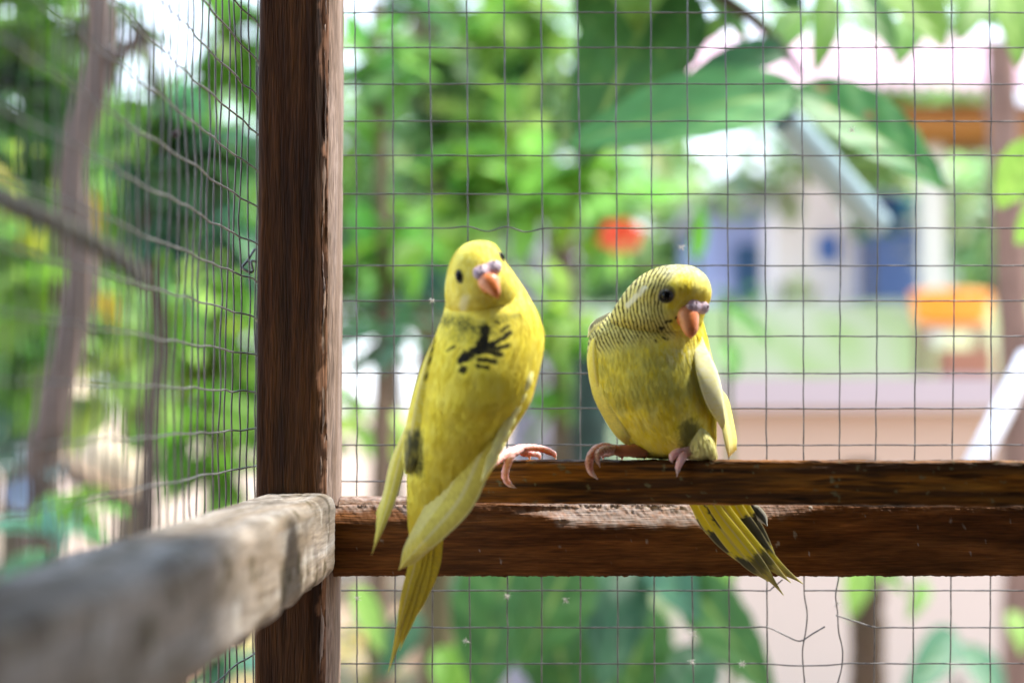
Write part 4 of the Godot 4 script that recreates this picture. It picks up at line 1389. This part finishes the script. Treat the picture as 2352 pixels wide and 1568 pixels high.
func build_garden():
	var t: Node3D
	# ---- shrubs and trees seen through the back mesh
	t = thing("shrub", "bright large leaved shrub behind the back mesh, just right of the corner post", "shrub", Vector3(at(860, 900, 2.0).x, 0, EYE.z - 2.0))
	stem(t, [[880, 2600, 2.0], [870, 1500, 2.0], [880, 700, 2.0], [860, 0, 2.0]], 0.02, 0.008, srgb(110, 90, 70), "stem")
	foliage(t, [[870, 130, 2.0, 90, 26, 0.09, Color(0.17, 0.40, 0.10)], [830, 360, 2.0, 70, 12, 0.09, MID], [890, 560, 2.0, 110, 24, 0.09, Color(0.13, 0.34, 0.04)], [860, 740, 2.0, 90, 18, 0.08, BLUEISH], [830, 960, 2.1, 80, 12, 0.08, BRIGHT], [930, 10, 2.2, 60, 10, 0.1, DEEP]], M.leaf)
	t = thing("tree", "slim dark trunked tree with light leaves behind the slender bird", "tree", Vector3(at(980, 900, 3.2).x, 0, EYE.z - 3.2))
	stem(t, [[1010, 2000, 3.2], [1000, 1100, 3.2], [985, 500, 3.2], [975, -300, 3.2]], 0.045, 0.035, srgb(92, 84, 52))
	foliage(t, [[1120, 60, 3.3, 150, 60, 0.12, MID], [1230, 40, 3.1, 110, 40, 0.12, BRIGHT], [1010, 330, 3.0, 90, 40, 0.12, Color(0.07, 0.17, 0.05)], [985, 150, 3.0, 60, 34, 0.12, Color(0.08, 0.16, 0.04)], [1180, 190, 3.2, 80, 26, 0.11, DEEP], [830, 470, 2.6, 70, 20, 0.1, DEEP], [1000, 640, 2.7, 70, 16, 0.1, Color(0.08, 0.2, 0.13)], [1150, 330, 3.0, 120, 60, 0.12, BRIGHT], [1090, 450, 2.9, 120, 50, 0.11, MID], [1290, 420, 2.8, 110, 50, 0.12, Color(0.22, 0.45, 0.06)], [1400, 470, 2.8, 90, 30, 0.11, Color(0.22, 0.45, 0.06)], [1060, 540, 2.8, 100, 26, 0.11, BRIGHT]], M.leaf)
	t = thing("tree_stump", "grey standing tree stump behind the gap between the two birds", "tree stump", Vector3(at(1215, 900, 3.6).x, 0, EYE.z - 3.6))
	stem(t, [[1215, 2000, 3.6], [1215, 1200, 3.6], [1212, 800, 3.6], [1205, 470, 3.6]], 0.055, 0.045, srgb(150, 148, 160))
	t = thing("tree_stump", "brown stump with a ragged top right of the grey stump", "tree stump", Vector3(at(1300, 900, 3.4).x, 0, EYE.z - 3.4))
	stem(t, [[1300, 2000, 3.4], [1298, 1200, 3.4], [1300, 800, 3.4], [1290, 520, 3.4]], 0.04, 0.03, srgb(86, 66, 58))
	t = thing("shrub", "low yellow green shrub behind the feet of the slender bird", "shrub", Vector3(at(1290, 900, 2.4).x, 0, EYE.z - 2.4))
	stem(t, [[1290, 2400, 2.4], [1290, 1300, 2.4], [1285, 800, 2.4]], 0.015, 0.006, srgb(90, 80, 50), "stem")
	foliage(t, [[1280, 730, 2.4, 70, 22, 0.09, BRIGHT], [1320, 810, 2.4, 80, 16, 0.09, Color(0.18, 0.4, 0.05)], [1290, 900, 2.4, 60, 12, 0.08, MID]], M.leaf)
	t = thing("tree_stump", "short dark green mossy post left of the plump bird's feet", "post", Vector3(at(1360, 900, 2.2).x, 0, EYE.z - 2.2))
	stem(t, [[1355, 2400, 2.2], [1355, 1500, 2.2], [1357, 1100, 2.2], [1360, 820, 2.2]], 0.03, 0.028, srgb(40, 62, 52))
	t = thing("shrub", "dark broad leaved shrub below the back rail in the middle", "shrub", Vector3(at(1350, 900, 1.3).x, 0, EYE.z - 1.3))
	stem(t, [[1350, 4000, 1.3], [1350, 2600, 1.3], [1360, 1500, 1.3]], 0.012, 0.006, srgb(60, 66, 40), "stem")
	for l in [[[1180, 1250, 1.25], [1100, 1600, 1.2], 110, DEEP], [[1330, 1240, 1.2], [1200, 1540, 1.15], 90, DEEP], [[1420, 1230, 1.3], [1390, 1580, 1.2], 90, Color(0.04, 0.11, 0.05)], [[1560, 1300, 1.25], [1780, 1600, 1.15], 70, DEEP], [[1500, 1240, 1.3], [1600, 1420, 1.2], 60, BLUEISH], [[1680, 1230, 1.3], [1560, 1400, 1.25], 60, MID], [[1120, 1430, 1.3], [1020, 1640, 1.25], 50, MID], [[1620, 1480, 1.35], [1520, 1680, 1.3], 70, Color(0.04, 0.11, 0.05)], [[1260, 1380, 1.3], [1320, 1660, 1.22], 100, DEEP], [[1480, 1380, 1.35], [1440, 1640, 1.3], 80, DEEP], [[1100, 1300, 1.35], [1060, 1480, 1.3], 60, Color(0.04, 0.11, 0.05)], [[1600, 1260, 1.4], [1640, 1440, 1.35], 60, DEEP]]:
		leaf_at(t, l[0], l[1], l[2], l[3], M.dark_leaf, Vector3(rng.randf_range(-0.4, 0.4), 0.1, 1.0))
	t = thing("shrub", "small green plant at the bottom beside the corner post", "shrub", Vector3(at(850, 900, 1.5).x, 0, EYE.z - 1.5))
	stem(t, [[850, 3600, 1.5], [850, 2400, 1.5], [850, 1400, 1.5]], 0.008, 0.004, srgb(80, 90, 40), "stem")
	for l in [[[820, 1340, 1.5], [880, 1500, 1.45], 30, BRIGHT], [[960, 1400, 1.5], [870, 1560, 1.45], 40, Color(0.04, 0.11, 0.05)], [[1010, 1480, 1.55], [1060, 1640, 1.5], 40, MID]]:
		leaf_at(t, l[0], l[1], l[2], l[3], M.leaf)
	t = thing("tree", "thin dark trunk rising behind the torn wires at the bottom right", "tree", Vector3(at(1990, 900, 1.9).x, 0, EYE.z - 1.9))
	stem(t, [[1985, 2800, 1.9], [1990, 1800, 1.9], [1992, 1450, 1.9], [1985, 1180, 1.9], [1975, 1060, 1.9]], 0.024, 0.02, srgb(84, 66, 48))
	for l in [[[1985, 1260, 1.85], [1955, 1420, 1.8], 36, BRIGHT], [[1995, 1280, 1.85], [2080, 1360, 1.8], 20, MID]]:
		leaf_at(t, l[0], l[1], l[2], l[3], M.leaf)
	t = thing("shrub", "blue green low plant in the bottom right corner", "shrub", Vector3(at(2250, 900, 1.8).x, 0, EYE.z - 1.8))
	stem(t, [[2200, 3200, 1.8], [2200, 2200, 1.8], [2200, 1560, 1.8]], 0.008, 0.004, srgb(80, 90, 60), "stem")
	for l in [[[2200, 1440, 1.8], [2080, 1600, 1.7], 46, BLUEISH], [[2220, 1470, 1.8], [2300, 1620, 1.7], 46, BLUEISH], [[2130, 1330, 1.9], [2090, 1420, 1.85], 22, MID], [[2330, 1400, 1.9], [2352, 1500, 1.85], 26, BRIGHT]]:
		leaf_at(t, l[0], l[1], l[2], l[3], M.leaf)
	var weeds := thing("low_weeds", "pale low weeds and creeping plants scattered over the ground beyond the aviary", "weeds", Vector3(0, 0, -4.0))
	weeds.set_meta("kind", "stuff")
	var patch := []
	for k in 70:
		var dd := rng.randf_range(3.0, 7.5)
		var px := rng.randf_range(780, 2400)
		patch.append([px, 930.0 + FOCAL * (1.1 - 0.06) / dd, dd, 110.0 / dd, 9, 0.09, [Color(0.34, 0.36, 0.08), Color(0.16, 0.3, 0.06), Color(0.42, 0.36, 0.16), Color(0.12, 0.24, 0.12)][k % 4]])
	foliage(weeds, patch, M.leaf, "leaves")
	# narrow green blades
	t = thing("young_plant", "single narrow green blade standing above the plump bird's head", "plant", Vector3(at(1605, 900, 1.6).x, 0, EYE.z - 1.6))
	stem(t, [[1606, 3000, 1.6], [1606, 1200, 1.6], [1605, 590, 1.6]], 0.004, 0.002, srgb(80, 110, 40), "stem")
	leaf_at(t, [1600, 600, 1.6], [1612, 450, 1.58], 20, Color(0.12, 0.38, 0.03), M.leaf, Vector3(0.3, 0.0, 1.0))
	t = thing("young_plant", "curved green leaf right of the plump bird's beak", "plant", Vector3(at(1700, 900, 1.5).x, 0, EYE.z - 1.5))
	stem(t, [[1690, 3000, 1.5], [1680, 1200, 1.5], [1665, 690, 1.5]], 0.004, 0.002, srgb(80, 110, 40), "stem")
	leaf_at(t, [1660, 690, 1.5], [1770, 785, 1.45], 20, Color(0.10, 0.30, 0.04), M.leaf, Vector3(0.2, 0.5, 1.0))
	leaf_at(t, [1668, 780, 1.5], [1690, 870, 1.45], 24, Color(0.10, 0.30, 0.04), M.leaf)
	# red flower
	t = thing("red_flower", "red orange flower in the garden between the two birds", "flower", at(1425, 545, 2.2))
	stem(t, [[1430, 2200, 2.2], [1425, 1200, 2.2], [1425, 560, 2.2]], 0.005, 0.003, srgb(80, 100, 50), "stem")
	for k in 6:
		var a := TAU * k / 6.0 + 0.3
		var sk := Pelt.new()
		blade(sk, [Vector3.ZERO, Vector3(cos(a) * 0.018, sin(a) * 0.012, 0.012), Vector3(cos(a) * 0.036, sin(a) * 0.026, 0.014)], [0.004, 0.017, 0.004], 0.0006, 0.2, Vector3(0, 0.2, 1).normalized(), 14, 7, Color(0.75, 0.08, 0.02) if k < 4 else Color(0.75, 0.2, 0.06))
		mesh_of("petal", sk, M.petal, t)
	build_yard()
	build_left_garden()


func build_yard():
	# ---- sheds, shelter and wall on the right
	var d := 7.0
	var t := thing("shed", "lilac blue shed with a dark teal doorway behind the plump bird", "shed", Vector3(at(1690, 900, d).x, 0, EYE.z - d))
	var z := EYE.z - d
	var p := func(x: float, y: float, dd: float) -> Vector3: return at(x, y, dd)
	box(t, "wall", at(1630, 640, d), Vector3(at(1800, 470, d).x, at(1800, 470, d).y, z - 1.2), srgb(150, 162, 204))
	box(t, "base", Vector3(at(1630, 640, d).x, 0, z), Vector3(at(1800, 640, d).x, at(1800, 640, d).y - 0.002, z - 1.2), srgb(170, 180, 220))
	box(t, "doorway", at(1690, 690, d - 0.03), at(1765, 565, d + 0.05), srgb(40, 78, 112))
	box(t, "roof", at(1610, 470, d - 0.15), Vector3(at(1815, 455, d).x, at(1815, 455, d).y, z - 1.3), srgb(180, 176, 180))
	t = thing("hut", "white hut with a small blue window beside the lilac shed", "hut", Vector3(at(1900, 900, d - 0.4).x, 0, EYE.z - d + 0.4))
	var hz := EYE.z - d + 0.4
	var prism := Pelt.new()
	var pp := PackedVector3Array()
	var pc := PackedColorArray()
	for i in 2:
		for q in [[1780, 700], [1780, 500], [1830, 400], [1900, 430], [1985, 560], [2005, 700]]:
			var w := at(q[0], q[1], d - 0.4)
			if q[1] == 700: w.y = 0.0
			w.z = hz - i * 1.0
			pp.append(w - t.position)
			pc.append(srgb(232, 226, 226))
	prism.grid(pp, pc, 2, 6, true)
	var face := Pelt.new()
	for q in [[0, 1, 2], [0, 2, 3], [0, 3, 4], [0, 4, 5]]:
		face.tri(pp[q[0]], pp[q[1]], pp[q[2]], Vector3.BACK, pc[0], pc[0])
	mesh_of("wall", face, M.paint, t)
	mesh_of("side", prism, M.paint, t)
	box(t, "window", at(1882, 600, d - 0.42), at(1922, 540, d - 0.38), srgb(60, 104, 176))
	t = thing("blue_bin", "big blue bin right of the white hut under the two drums", "bin", Vector3(at(2060, 900, d - 0.6).x, 0, EYE.z - d + 0.6))
	box(t, "body", Vector3(at(1990, 0, d - 0.6).x, 0, EYE.z - d + 0.6), Vector3(at(2108, 0, d - 0.6).x, at(0, 526, d - 0.6).y, EYE.z - d + 0.35), srgb(66, 92, 150), M.plastic)
	box(t, "lid", Vector3(at(1982, 0, d - 0.6).x, at(0, 526, d - 0.6).y + 0.002, EYE.z - d + 0.62), Vector3(at(2116, 0, d - 0.6).x, at(0, 518, d - 0.6).y, EYE.z - d + 0.33), srgb(58, 80, 140), M.plastic)
	for dr in [[2040, 30.0, 432, "navy blue drum standing on the blue bin", srgb(20, 40, 92)], [2108, 36.0, 436, "teal drum standing beside the navy drum", srgb(24, 116, 150)]]:
		var r: float = dr[1] * (d - 0.6) / FOCAL
		var foot := at(dr[0], 516, d - 0.6)
		t = thing("drum", dr[3], "drum", Vector3(foot.x, foot.y, EYE.z - d + 0.48))
		var h: float = at(dr[0], dr[2], d - 0.6).y - foot.y
		var sk := Pelt.new()
		sweep(sk, [Vector3.ZERO, Vector3(0, h * 0.02, 0), Vector3(0, h * 0.3, 0), Vector3(0, h * 0.33, 0), Vector3(0, h * 0.66, 0), Vector3(0, h * 0.95, 0), Vector3(0, h, 0)], [0.0, r, r, r * 1.04, r, r * 0.97, 0.0], [0.0, r, r, r * 1.04, r, r * 0.97, 0.0], Vector3.BACK, 60, 28, dr[4])
		mesh_of("body", sk, M.plastic, t)
	# shelter roof at the upper right
	d = 5.6
	t = thing("shelter", "open shelter with pale pink tin roof on a brown timber beam at upper right", "shelter", Vector3(at(2150, 900, d).x, 0, EYE.z - d))
	var sk2 := Pelt.new()
	var rp := PackedVector3Array()
	var rc := PackedColorArray()
	var e0 := at(1500, 178, d + 0.35)
	var e1 := at(2700, 215, d - 0.45)
	for i in 2:
		for j in 241:
			var q := e0.lerp(e1, j / 240.0)
			q.y += 0.016 * sin(j * 1.05)
			if i == 1: q += Vector3(0.05, 0.46, -1.1)
			rp.append(q - t.position)
			rc.append(srgb(226, 190, 196))
	sk2.grid(rp, rc, 2, 241, false)
	mesh_of("roof", sk2, M.paint, t)
	var beam := Pelt.new()
	sweep(beam, [at(2010, 285, d + 0.1) - t.position, at(2250, 283, d) - t.position, at(2700, 280, d - 0.35) - t.position], [0.078, 0.078], [0.05, 0.05], Vector3.BACK, 20, 4, srgb(150, 100, 40))
	mesh_of("beam", beam, M.paint, t)
	var lower := Pelt.new()
	sweep(lower, [at(2060, 330, d + 0.15) - t.position, at(2250, 330, d + 0.1) - t.position, at(2700, 330, d - 0.25) - t.position], [0.038, 0.038], [0.05, 0.05], Vector3.BACK, 20, 4, srgb(110, 84, 62))
	mesh_of("beam", lower, M.paint, t)
	var postm := Pelt.new()
	var pa := at(2140, 330, d + 0.15) - t.position
	sweep(postm, [pa, Vector3(pa.x, -t.position.y, pa.z)], [0.055, 0.055], [0.055, 0.055], Vector3.BACK, 20, 10, srgb(206, 204, 190))
	mesh_of("post", postm, M.paint, t)
	# slanting grey pole
	t = thing("grey_pole", "slanting blue grey pole below the spotted leaf", "pole", at(1920, 400, 1.3))
	var pole := Pelt.new()
	sweep(pole, [at(1800, 270, 1.25) - t.position, at(1870, 350, 1.28) - t.position, at(1940, 430, 1.32) - t.position, at(2020, 515, 1.36) - t.position], [0.013, 0.014, 0.014, 0.012], [0.013, 0.014, 0.014, 0.012], Vector3.BACK, 30, 14, srgb(134, 156, 158), 0.001, 60.0)
	mesh_of("shaft", pole, M.paint, t)
	t = thing("shrub", "loose pale green shrub in front of the lilac shed and white hut", "shrub", Vector3(at(1800, 900, 6.1).x, 0, EYE.z - 6.1))
	stem(t, [[1800, 1500, 6.1], [1800, 1000, 6.1], [1800, 650, 6.1]], 0.03, 0.015, srgb(110, 100, 80), "stem")
	foliage(t, [[1690, 440, 6.1, 70, 26, 0.16, Color(0.32, 0.46, 0.22)], [1790, 420, 6.1, 60, 20, 0.16, Color(0.36, 0.46, 0.28)], [1840, 660, 6.1, 40, 10, 0.12, Color(0.4, 0.5, 0.26)], [1730, 700, 6.1, 50, 16, 0.12, Color(0.2, 0.4, 0.08)]], M.leaf)
	t = thing("shrub", "small dark green shrub between the white hut and the blue bin", "shrub", Vector3(at(2000, 900, 6.0).x, 0, EYE.z - 6.0))
	stem(t, [[2000, 1500, 6.0], [2000, 1000, 6.0], [2000, 560, 6.0]], 0.02, 0.01, srgb(90, 84, 60), "stem")
	foliage(t, [[2000, 510, 6.0, 34, 22, 0.1, Color(0.08, 0.2, 0.05)], [2170, 470, 6.2, 70, 40, 0.14, Color(0.3, 0.44, 0.22)], [2150, 600, 6.1, 60, 16, 0.12, Color(0.36, 0.42, 0.36)]], M.leaf)
	# garden wall with a pale coping at eye height
	d = 4.5
	t = thing("garden_wall", "terracotta garden wall with a pale coping on the right", "wall", Vector3(at(2000, 900, d).x, 0, EYE.z - d))
	z = EYE.z - d
	var wl := at(1560, 940, d)
	var wr := at(2800, 940, d)
	box(t, "wall", Vector3(wl.x, 0.75, z), Vector3(wr.x, wl.y, z - 0.15), srgb(190, 162, 142))
	box(t, "footing", Vector3(wl.x, 0.0, z + 0.03), Vector3(wr.x, 0.748, z - 0.17), srgb(206, 186, 172))
	box(t, "coping", Vector3(wl.x - 0.02, wl.y + 0.002, z + 0.09), Vector3(wr.x, at(1560, 865, d).y, z - 0.22), srgb(184, 166, 166))
	# grassy bank behind the wall
	var bank := Pelt.new()
	var gp := PackedVector3Array()
	var gc := PackedColorArray()
	for i in 14:
		for j in 40:
			var f := i / 13.0
			var x := lerpf(0.2, 5.5, j / 39.0)
			gp.append(Vector3(x, -0.02 + 1.53 * ss(0.0, 0.75, f) + 0.05 * fine.get_noise_2d(x * 2.0, f * 6.0), EYE.z - 4.75 - f * 1.6))
			gc.append(mix(srgb(150, 170, 100), srgb(184, 180, 150), 0.5 + fine.get_noise_2d(x * 3.0, f * 9.0)))
	bank.grid(gp, gc, 14, 40, false)
	var hill := mesh_of("grass_bank", bank, M.soil)
	hill.set_meta("kind", "structure")
	# orange basin and brown block on the wall
	t = thing("orange_basin", "orange plastic basin standing beyond the garden wall", "basin", at(2180, 740, 4.62))
	var bs := Pelt.new()
	var bo := at(2185, 745, 4.62) - t.position
	var bt := at(2185, 668, 4.62) - t.position
	sweep(bs, [bo, bo.lerp(bt, 0.02), bo.lerp(bt, 0.5), bo.lerp(bt, 0.93), bt], [0.0, 0.10, 0.118, 0.125, 0.10], [0.0, 0.06, 0.07, 0.075, 0.06], Vector3.BACK, 30, 28, srgb(246, 150, 40))
	mesh_of("bowl", bs, M.plastic, t)
	t = thing("wooden_stand", "small wooden stand on the wall holding up the orange basin", "stand", at(2185, 862, 4.62))
	var ty := at(2185, 748, 4.62)
	box(t, "top", ty + Vector3(-0.11, -0.016, 0.05), ty + Vector3(0.11, -0.002, -0.05), srgb(176, 150, 120))
	for sx in [-0.09, 0.09]:
		for sz in [-0.04, 0.04]:
			box(t, "leg", Vector3(ty.x + sx - 0.008, at(0, 865, 4.6).y, ty.z + sz - 0.008), Vector3(ty.x + sx + 0.008, ty.y - 0.016, ty.z + sz + 0.008), srgb(130, 100, 76))
	t = thing("brown_crate", "small brown wooden crate on the coping of the garden wall", "crate", at(2215, 862, 4.52))
	box(t, "box", Vector3(at(2165, 0, 4.5).x, wl.y + at(0, 865, 4.5).y - at(0, 940, 4.5).y + 0.004, EYE.z - 4.5), Vector3(at(2270, 0, 4.5).x, at(0, 800, 4.5).y, EYE.z - 4.62), srgb(150, 100, 74))
	# white pipe
	t = thing("white_pipe", "white plastic pipe leaning at the right edge above the perch", "pipe", at(2290, 1000, 1.2))
	var wp := Pelt.new()
	sweep(wp, [at(2215, 1120, 1.2) - t.position, at(2260, 1030, 1.2) - t.position, at(2310, 930, 1.22) - t.position, at(2362, 820, 1.25) - t.position], [0.0085, 0.0085], [0.0085, 0.0085], Vector3.BACK, 30, 14, srgb(236, 236, 242))
	mesh_of("tube", wp, M.plastic, t)
	# trunk at the right edge and far trees
	t = thing("tree", "reddish brown trunk at the right edge of the view", "tree", Vector3(at(2345, 900, 2.6).x, 0, EYE.z - 2.6))
	stem(t, [[2350, 2000, 2.6], [2345, 1200, 2.6], [2335, 800, 2.6], [2310, 420, 2.6], [2300, 100, 2.6]], 0.035, 0.026, srgb(140, 110, 96))
	var far := [[1500, 650, 9.0, 260, "pale bushy tree far behind the plump bird", 0.25], [1250, 300, 11.0, 420, "tall light green tree far behind the slender bird", 0.3], [1980, 250, 12.0, 360, "pale tree beyond the tin roofed shelter", 0.3], [2300, 560, 9.5, 240, "pale green bush behind the shelter post", 0.25], [900, 420, 10.0, 330, "dense green tree far behind the corner post", 0.3]]
	for f in far:
		t = thing("tree", f[4], "tree", Vector3(at(f[0], 900, f[2]).x, 0, EYE.z - f[2]))
		stem(t, [[f[0], 1015 + 1240.0 / f[2] * 3.0, f[2]], [f[0], 1000, f[2]], [f[0], f[1], f[2]]], 0.1, 0.05, srgb(110, 96, 76))
		foliage(t, [[f[0], f[1], f[2], f[3], 700, f[5], Color(0.30, 0.48, 0.18)], [f[0] + 60, f[1] + 120, f[2], f[3] * 0.7, 300, f[5], Color(0.40, 0.52, 0.26)]], M.leaf)


func build_left_garden():
	# ---- seen through the left mesh
	var t := thing("tree", "brown leaning trunk behind the left mesh", "tree", Vector3(at(170, 900, 1.6).x, 0, EYE.z - 1.6))
	stem(t, [[110, 3400, 1.6], [90, 1300, 1.6], [120, 960, 1.58], [185, 640, 1.6], [165, 380, 1.6], [232, 120, 1.6], [205, -160, 1.6], [270, -400, 1.6]], 0.019, 0.016, srgb(104, 88, 78))
	stem(t, [[210, 80, 1.6], [270, 130, 1.58], [330, 60, 1.55]], 0.012, 0.006, srgb(90, 76, 66), "limb")
	foliage(t, [[60, 60, 1.7, 120, 44, 0.08, MID], [60, 190, 1.7, 120, 40, 0.08, DEEP], [240, 60, 1.65, 60, 20, 0.07, Color(0.08, 0.15, 0.04)], [60, 330, 1.8, 100, 26, 0.08, DEEP], [330, 260, 1.9, 70, 14, 0.08, MID]], M.leaf)
	t = thing("tree", "second slim brown trunk nearer the corner post", "tree", Vector3(at(355, 900, 1.9).x, 0, EYE.z - 1.9))
	stem(t, [[330, 2800, 1.9], [340, 1100, 1.9], [372, 800, 1.92], [338, 560, 1.9], [366, 330, 1.9], [332, 60, 1.9]], 0.012, 0.009, srgb(84, 70, 60))
	foliage(t, [[430, 340, 1.9, 100, 34, 0.1, Color(0.07, 0.18, 0.07)], [560, 60, 2.0, 80, 16, 0.1, MID], [500, 180, 2.0, 70, 14, 0.09, MID], [420, 480, 1.9, 80, 22, 0.09, Color(0.07, 0.18, 0.09)], [480, 560, 1.9, 80, 20, 0.09, BLUEISH]], M.leaf)
	t = thing("shrub", "bright green shrub close behind the left mesh beside the corner post", "shrub", Vector3(at(480, 900, 2.3).x, 0, EYE.z - 2.3))
	stem(t, [[480, 2400, 2.3], [480, 1300, 2.3], [490, 700, 2.3]], 0.012, 0.006, srgb(90, 90, 50), "stem")
	foliage(t, [[540, 640, 2.3, 80, 24, 0.1, BRIGHT], [470, 800, 2.3, 110, 40, 0.1, BRIGHT], [560, 930, 2.3, 90, 30, 0.1, Color(0.22, 0.45, 0.06)], [420, 960, 2.2, 90, 20, 0.09, Color(0.14, 0.36, 0.04)], [330, 760, 2.2, 80, 18, 0.09, BRIGHT], [500, 1060, 2.2, 80, 18, 0.09, MID]], M.leaf)
	t = thing("shrub", "yellow leaved shrub at the far left behind the mesh", "shrub", Vector3(at(120, 900, 2.0).x, 0, EYE.z - 2.0))
	stem(t, [[120, 2600, 2.0], [120, 1300, 2.0], [130, 500, 2.0]], 0.012, 0.006, srgb(90, 80, 50), "stem")
	foliage(t, [[40, 640, 2.0, 90, 26, 0.1, BRIGHT], [60, 820, 2.0, 90, 24, 0.1, Color(0.16, 0.38, 0.05)], [240, 350, 2.1, 90, 14, 0.1, BRIGHT], [60, 420, 2.0, 60, 10, 0.1, Color(0.36, 0.42, 0.05)], [250, 860, 2.0, 80, 16, 0.1, Color(0.28, 0.42, 0.08)], [30, 950, 2.0, 60, 12, 0.1, BLUEISH]], M.leaf)
	for l in [[[200, 440, 2.0], [225, 550, 1.95], 24], [[330, 560, 2.0], [350, 640, 1.95], 20], [[235, 670, 2.0], [265, 750, 1.95], 24], [[40, 390, 2.0], [90, 470, 1.95], 28]]:
		leaf_at(t, l[0], l[1], l[2], Color(0.62, 0.42, 0.03), M.leaf)
	t = thing("fallen_branch", "dark crooked branch slanting behind the left mesh", "branch", at(150, 500, 1.5))
	stem(t, [[-120, 400, 1.5], [60, 480, 1.5], [190, 545, 1.52], [290, 610, 1.55], [330, 650, 1.55]], 0.012, 0.010, srgb(62, 58, 44), "limb")
	t = thing("cut_log", "pale beige curved log lying low behind the left mesh", "log", at(200, 1000, 2.6))
	stem(t, [[120, 860, 2.6], [160, 960, 2.55], [230, 1050, 2.5], [330, 1110, 2.5]], 0.05, 0.035, srgb(226, 206, 178), "limb")
	stem(t, [[60, 980, 2.7], [140, 1060, 2.65], [230, 1120, 2.6], [340, 1160, 2.6]], 0.022, 0.018, srgb(80, 72, 66), "root")  # dark arc standing for the underside of the log
	t = thing("shrub", "dusky blue green plant at the foot of the left mesh", "shrub", Vector3(at(150, 900, 1.5).x, 0, EYE.z - 1.5))
	stem(t, [[150, 3400, 1.5], [150, 2400, 1.5], [140, 1300, 1.5]], 0.008, 0.004, srgb(80, 80, 60), "stem")
	foliage(t, [[110, 1240, 1.5, 90, 12, 0.06, BLUEISH], [90, 1080, 1.6, 60, 8, 0.06, Color(0.2, 0.26, 0.25)], [200, 1150, 1.6, 60, 8, 0.06, MID], [520, 1500, 1.6, 70, 10, 0.07, BLUEISH]], M.leaf)
	var far := [[300, 520, 8.0, 380, "tall green tree far off beyond the left mesh", 0.22], [30, 420, 9.0, 420, "dark tree at the far left beyond the mesh", 0.24], [520, 560, 10.0, 380, "light green tree beyond the left mesh near the corner post", 0.25]]
	for f in far:
		t = thing("tree", f[4], "tree", Vector3(at(f[0], 900, f[2]).x, 0, EYE.z - f[2]))
		stem(t, [[f[0], 1015 + 1240.0 / f[2] * 3.0, f[2]], [f[0], 1000, f[2]], [f[0], f[1], f[2]]], 0.1, 0.05, srgb(110, 96, 76))
		foliage(t, [[f[0], f[1], f[2], f[3], 700, f[5], Color(0.14, 0.30, 0.05)], [f[0] + 60, f[1] + 200, f[2], f[3] * 0.7, 300, f[5], Color(0.22, 0.40, 0.06)]], M.leaf)
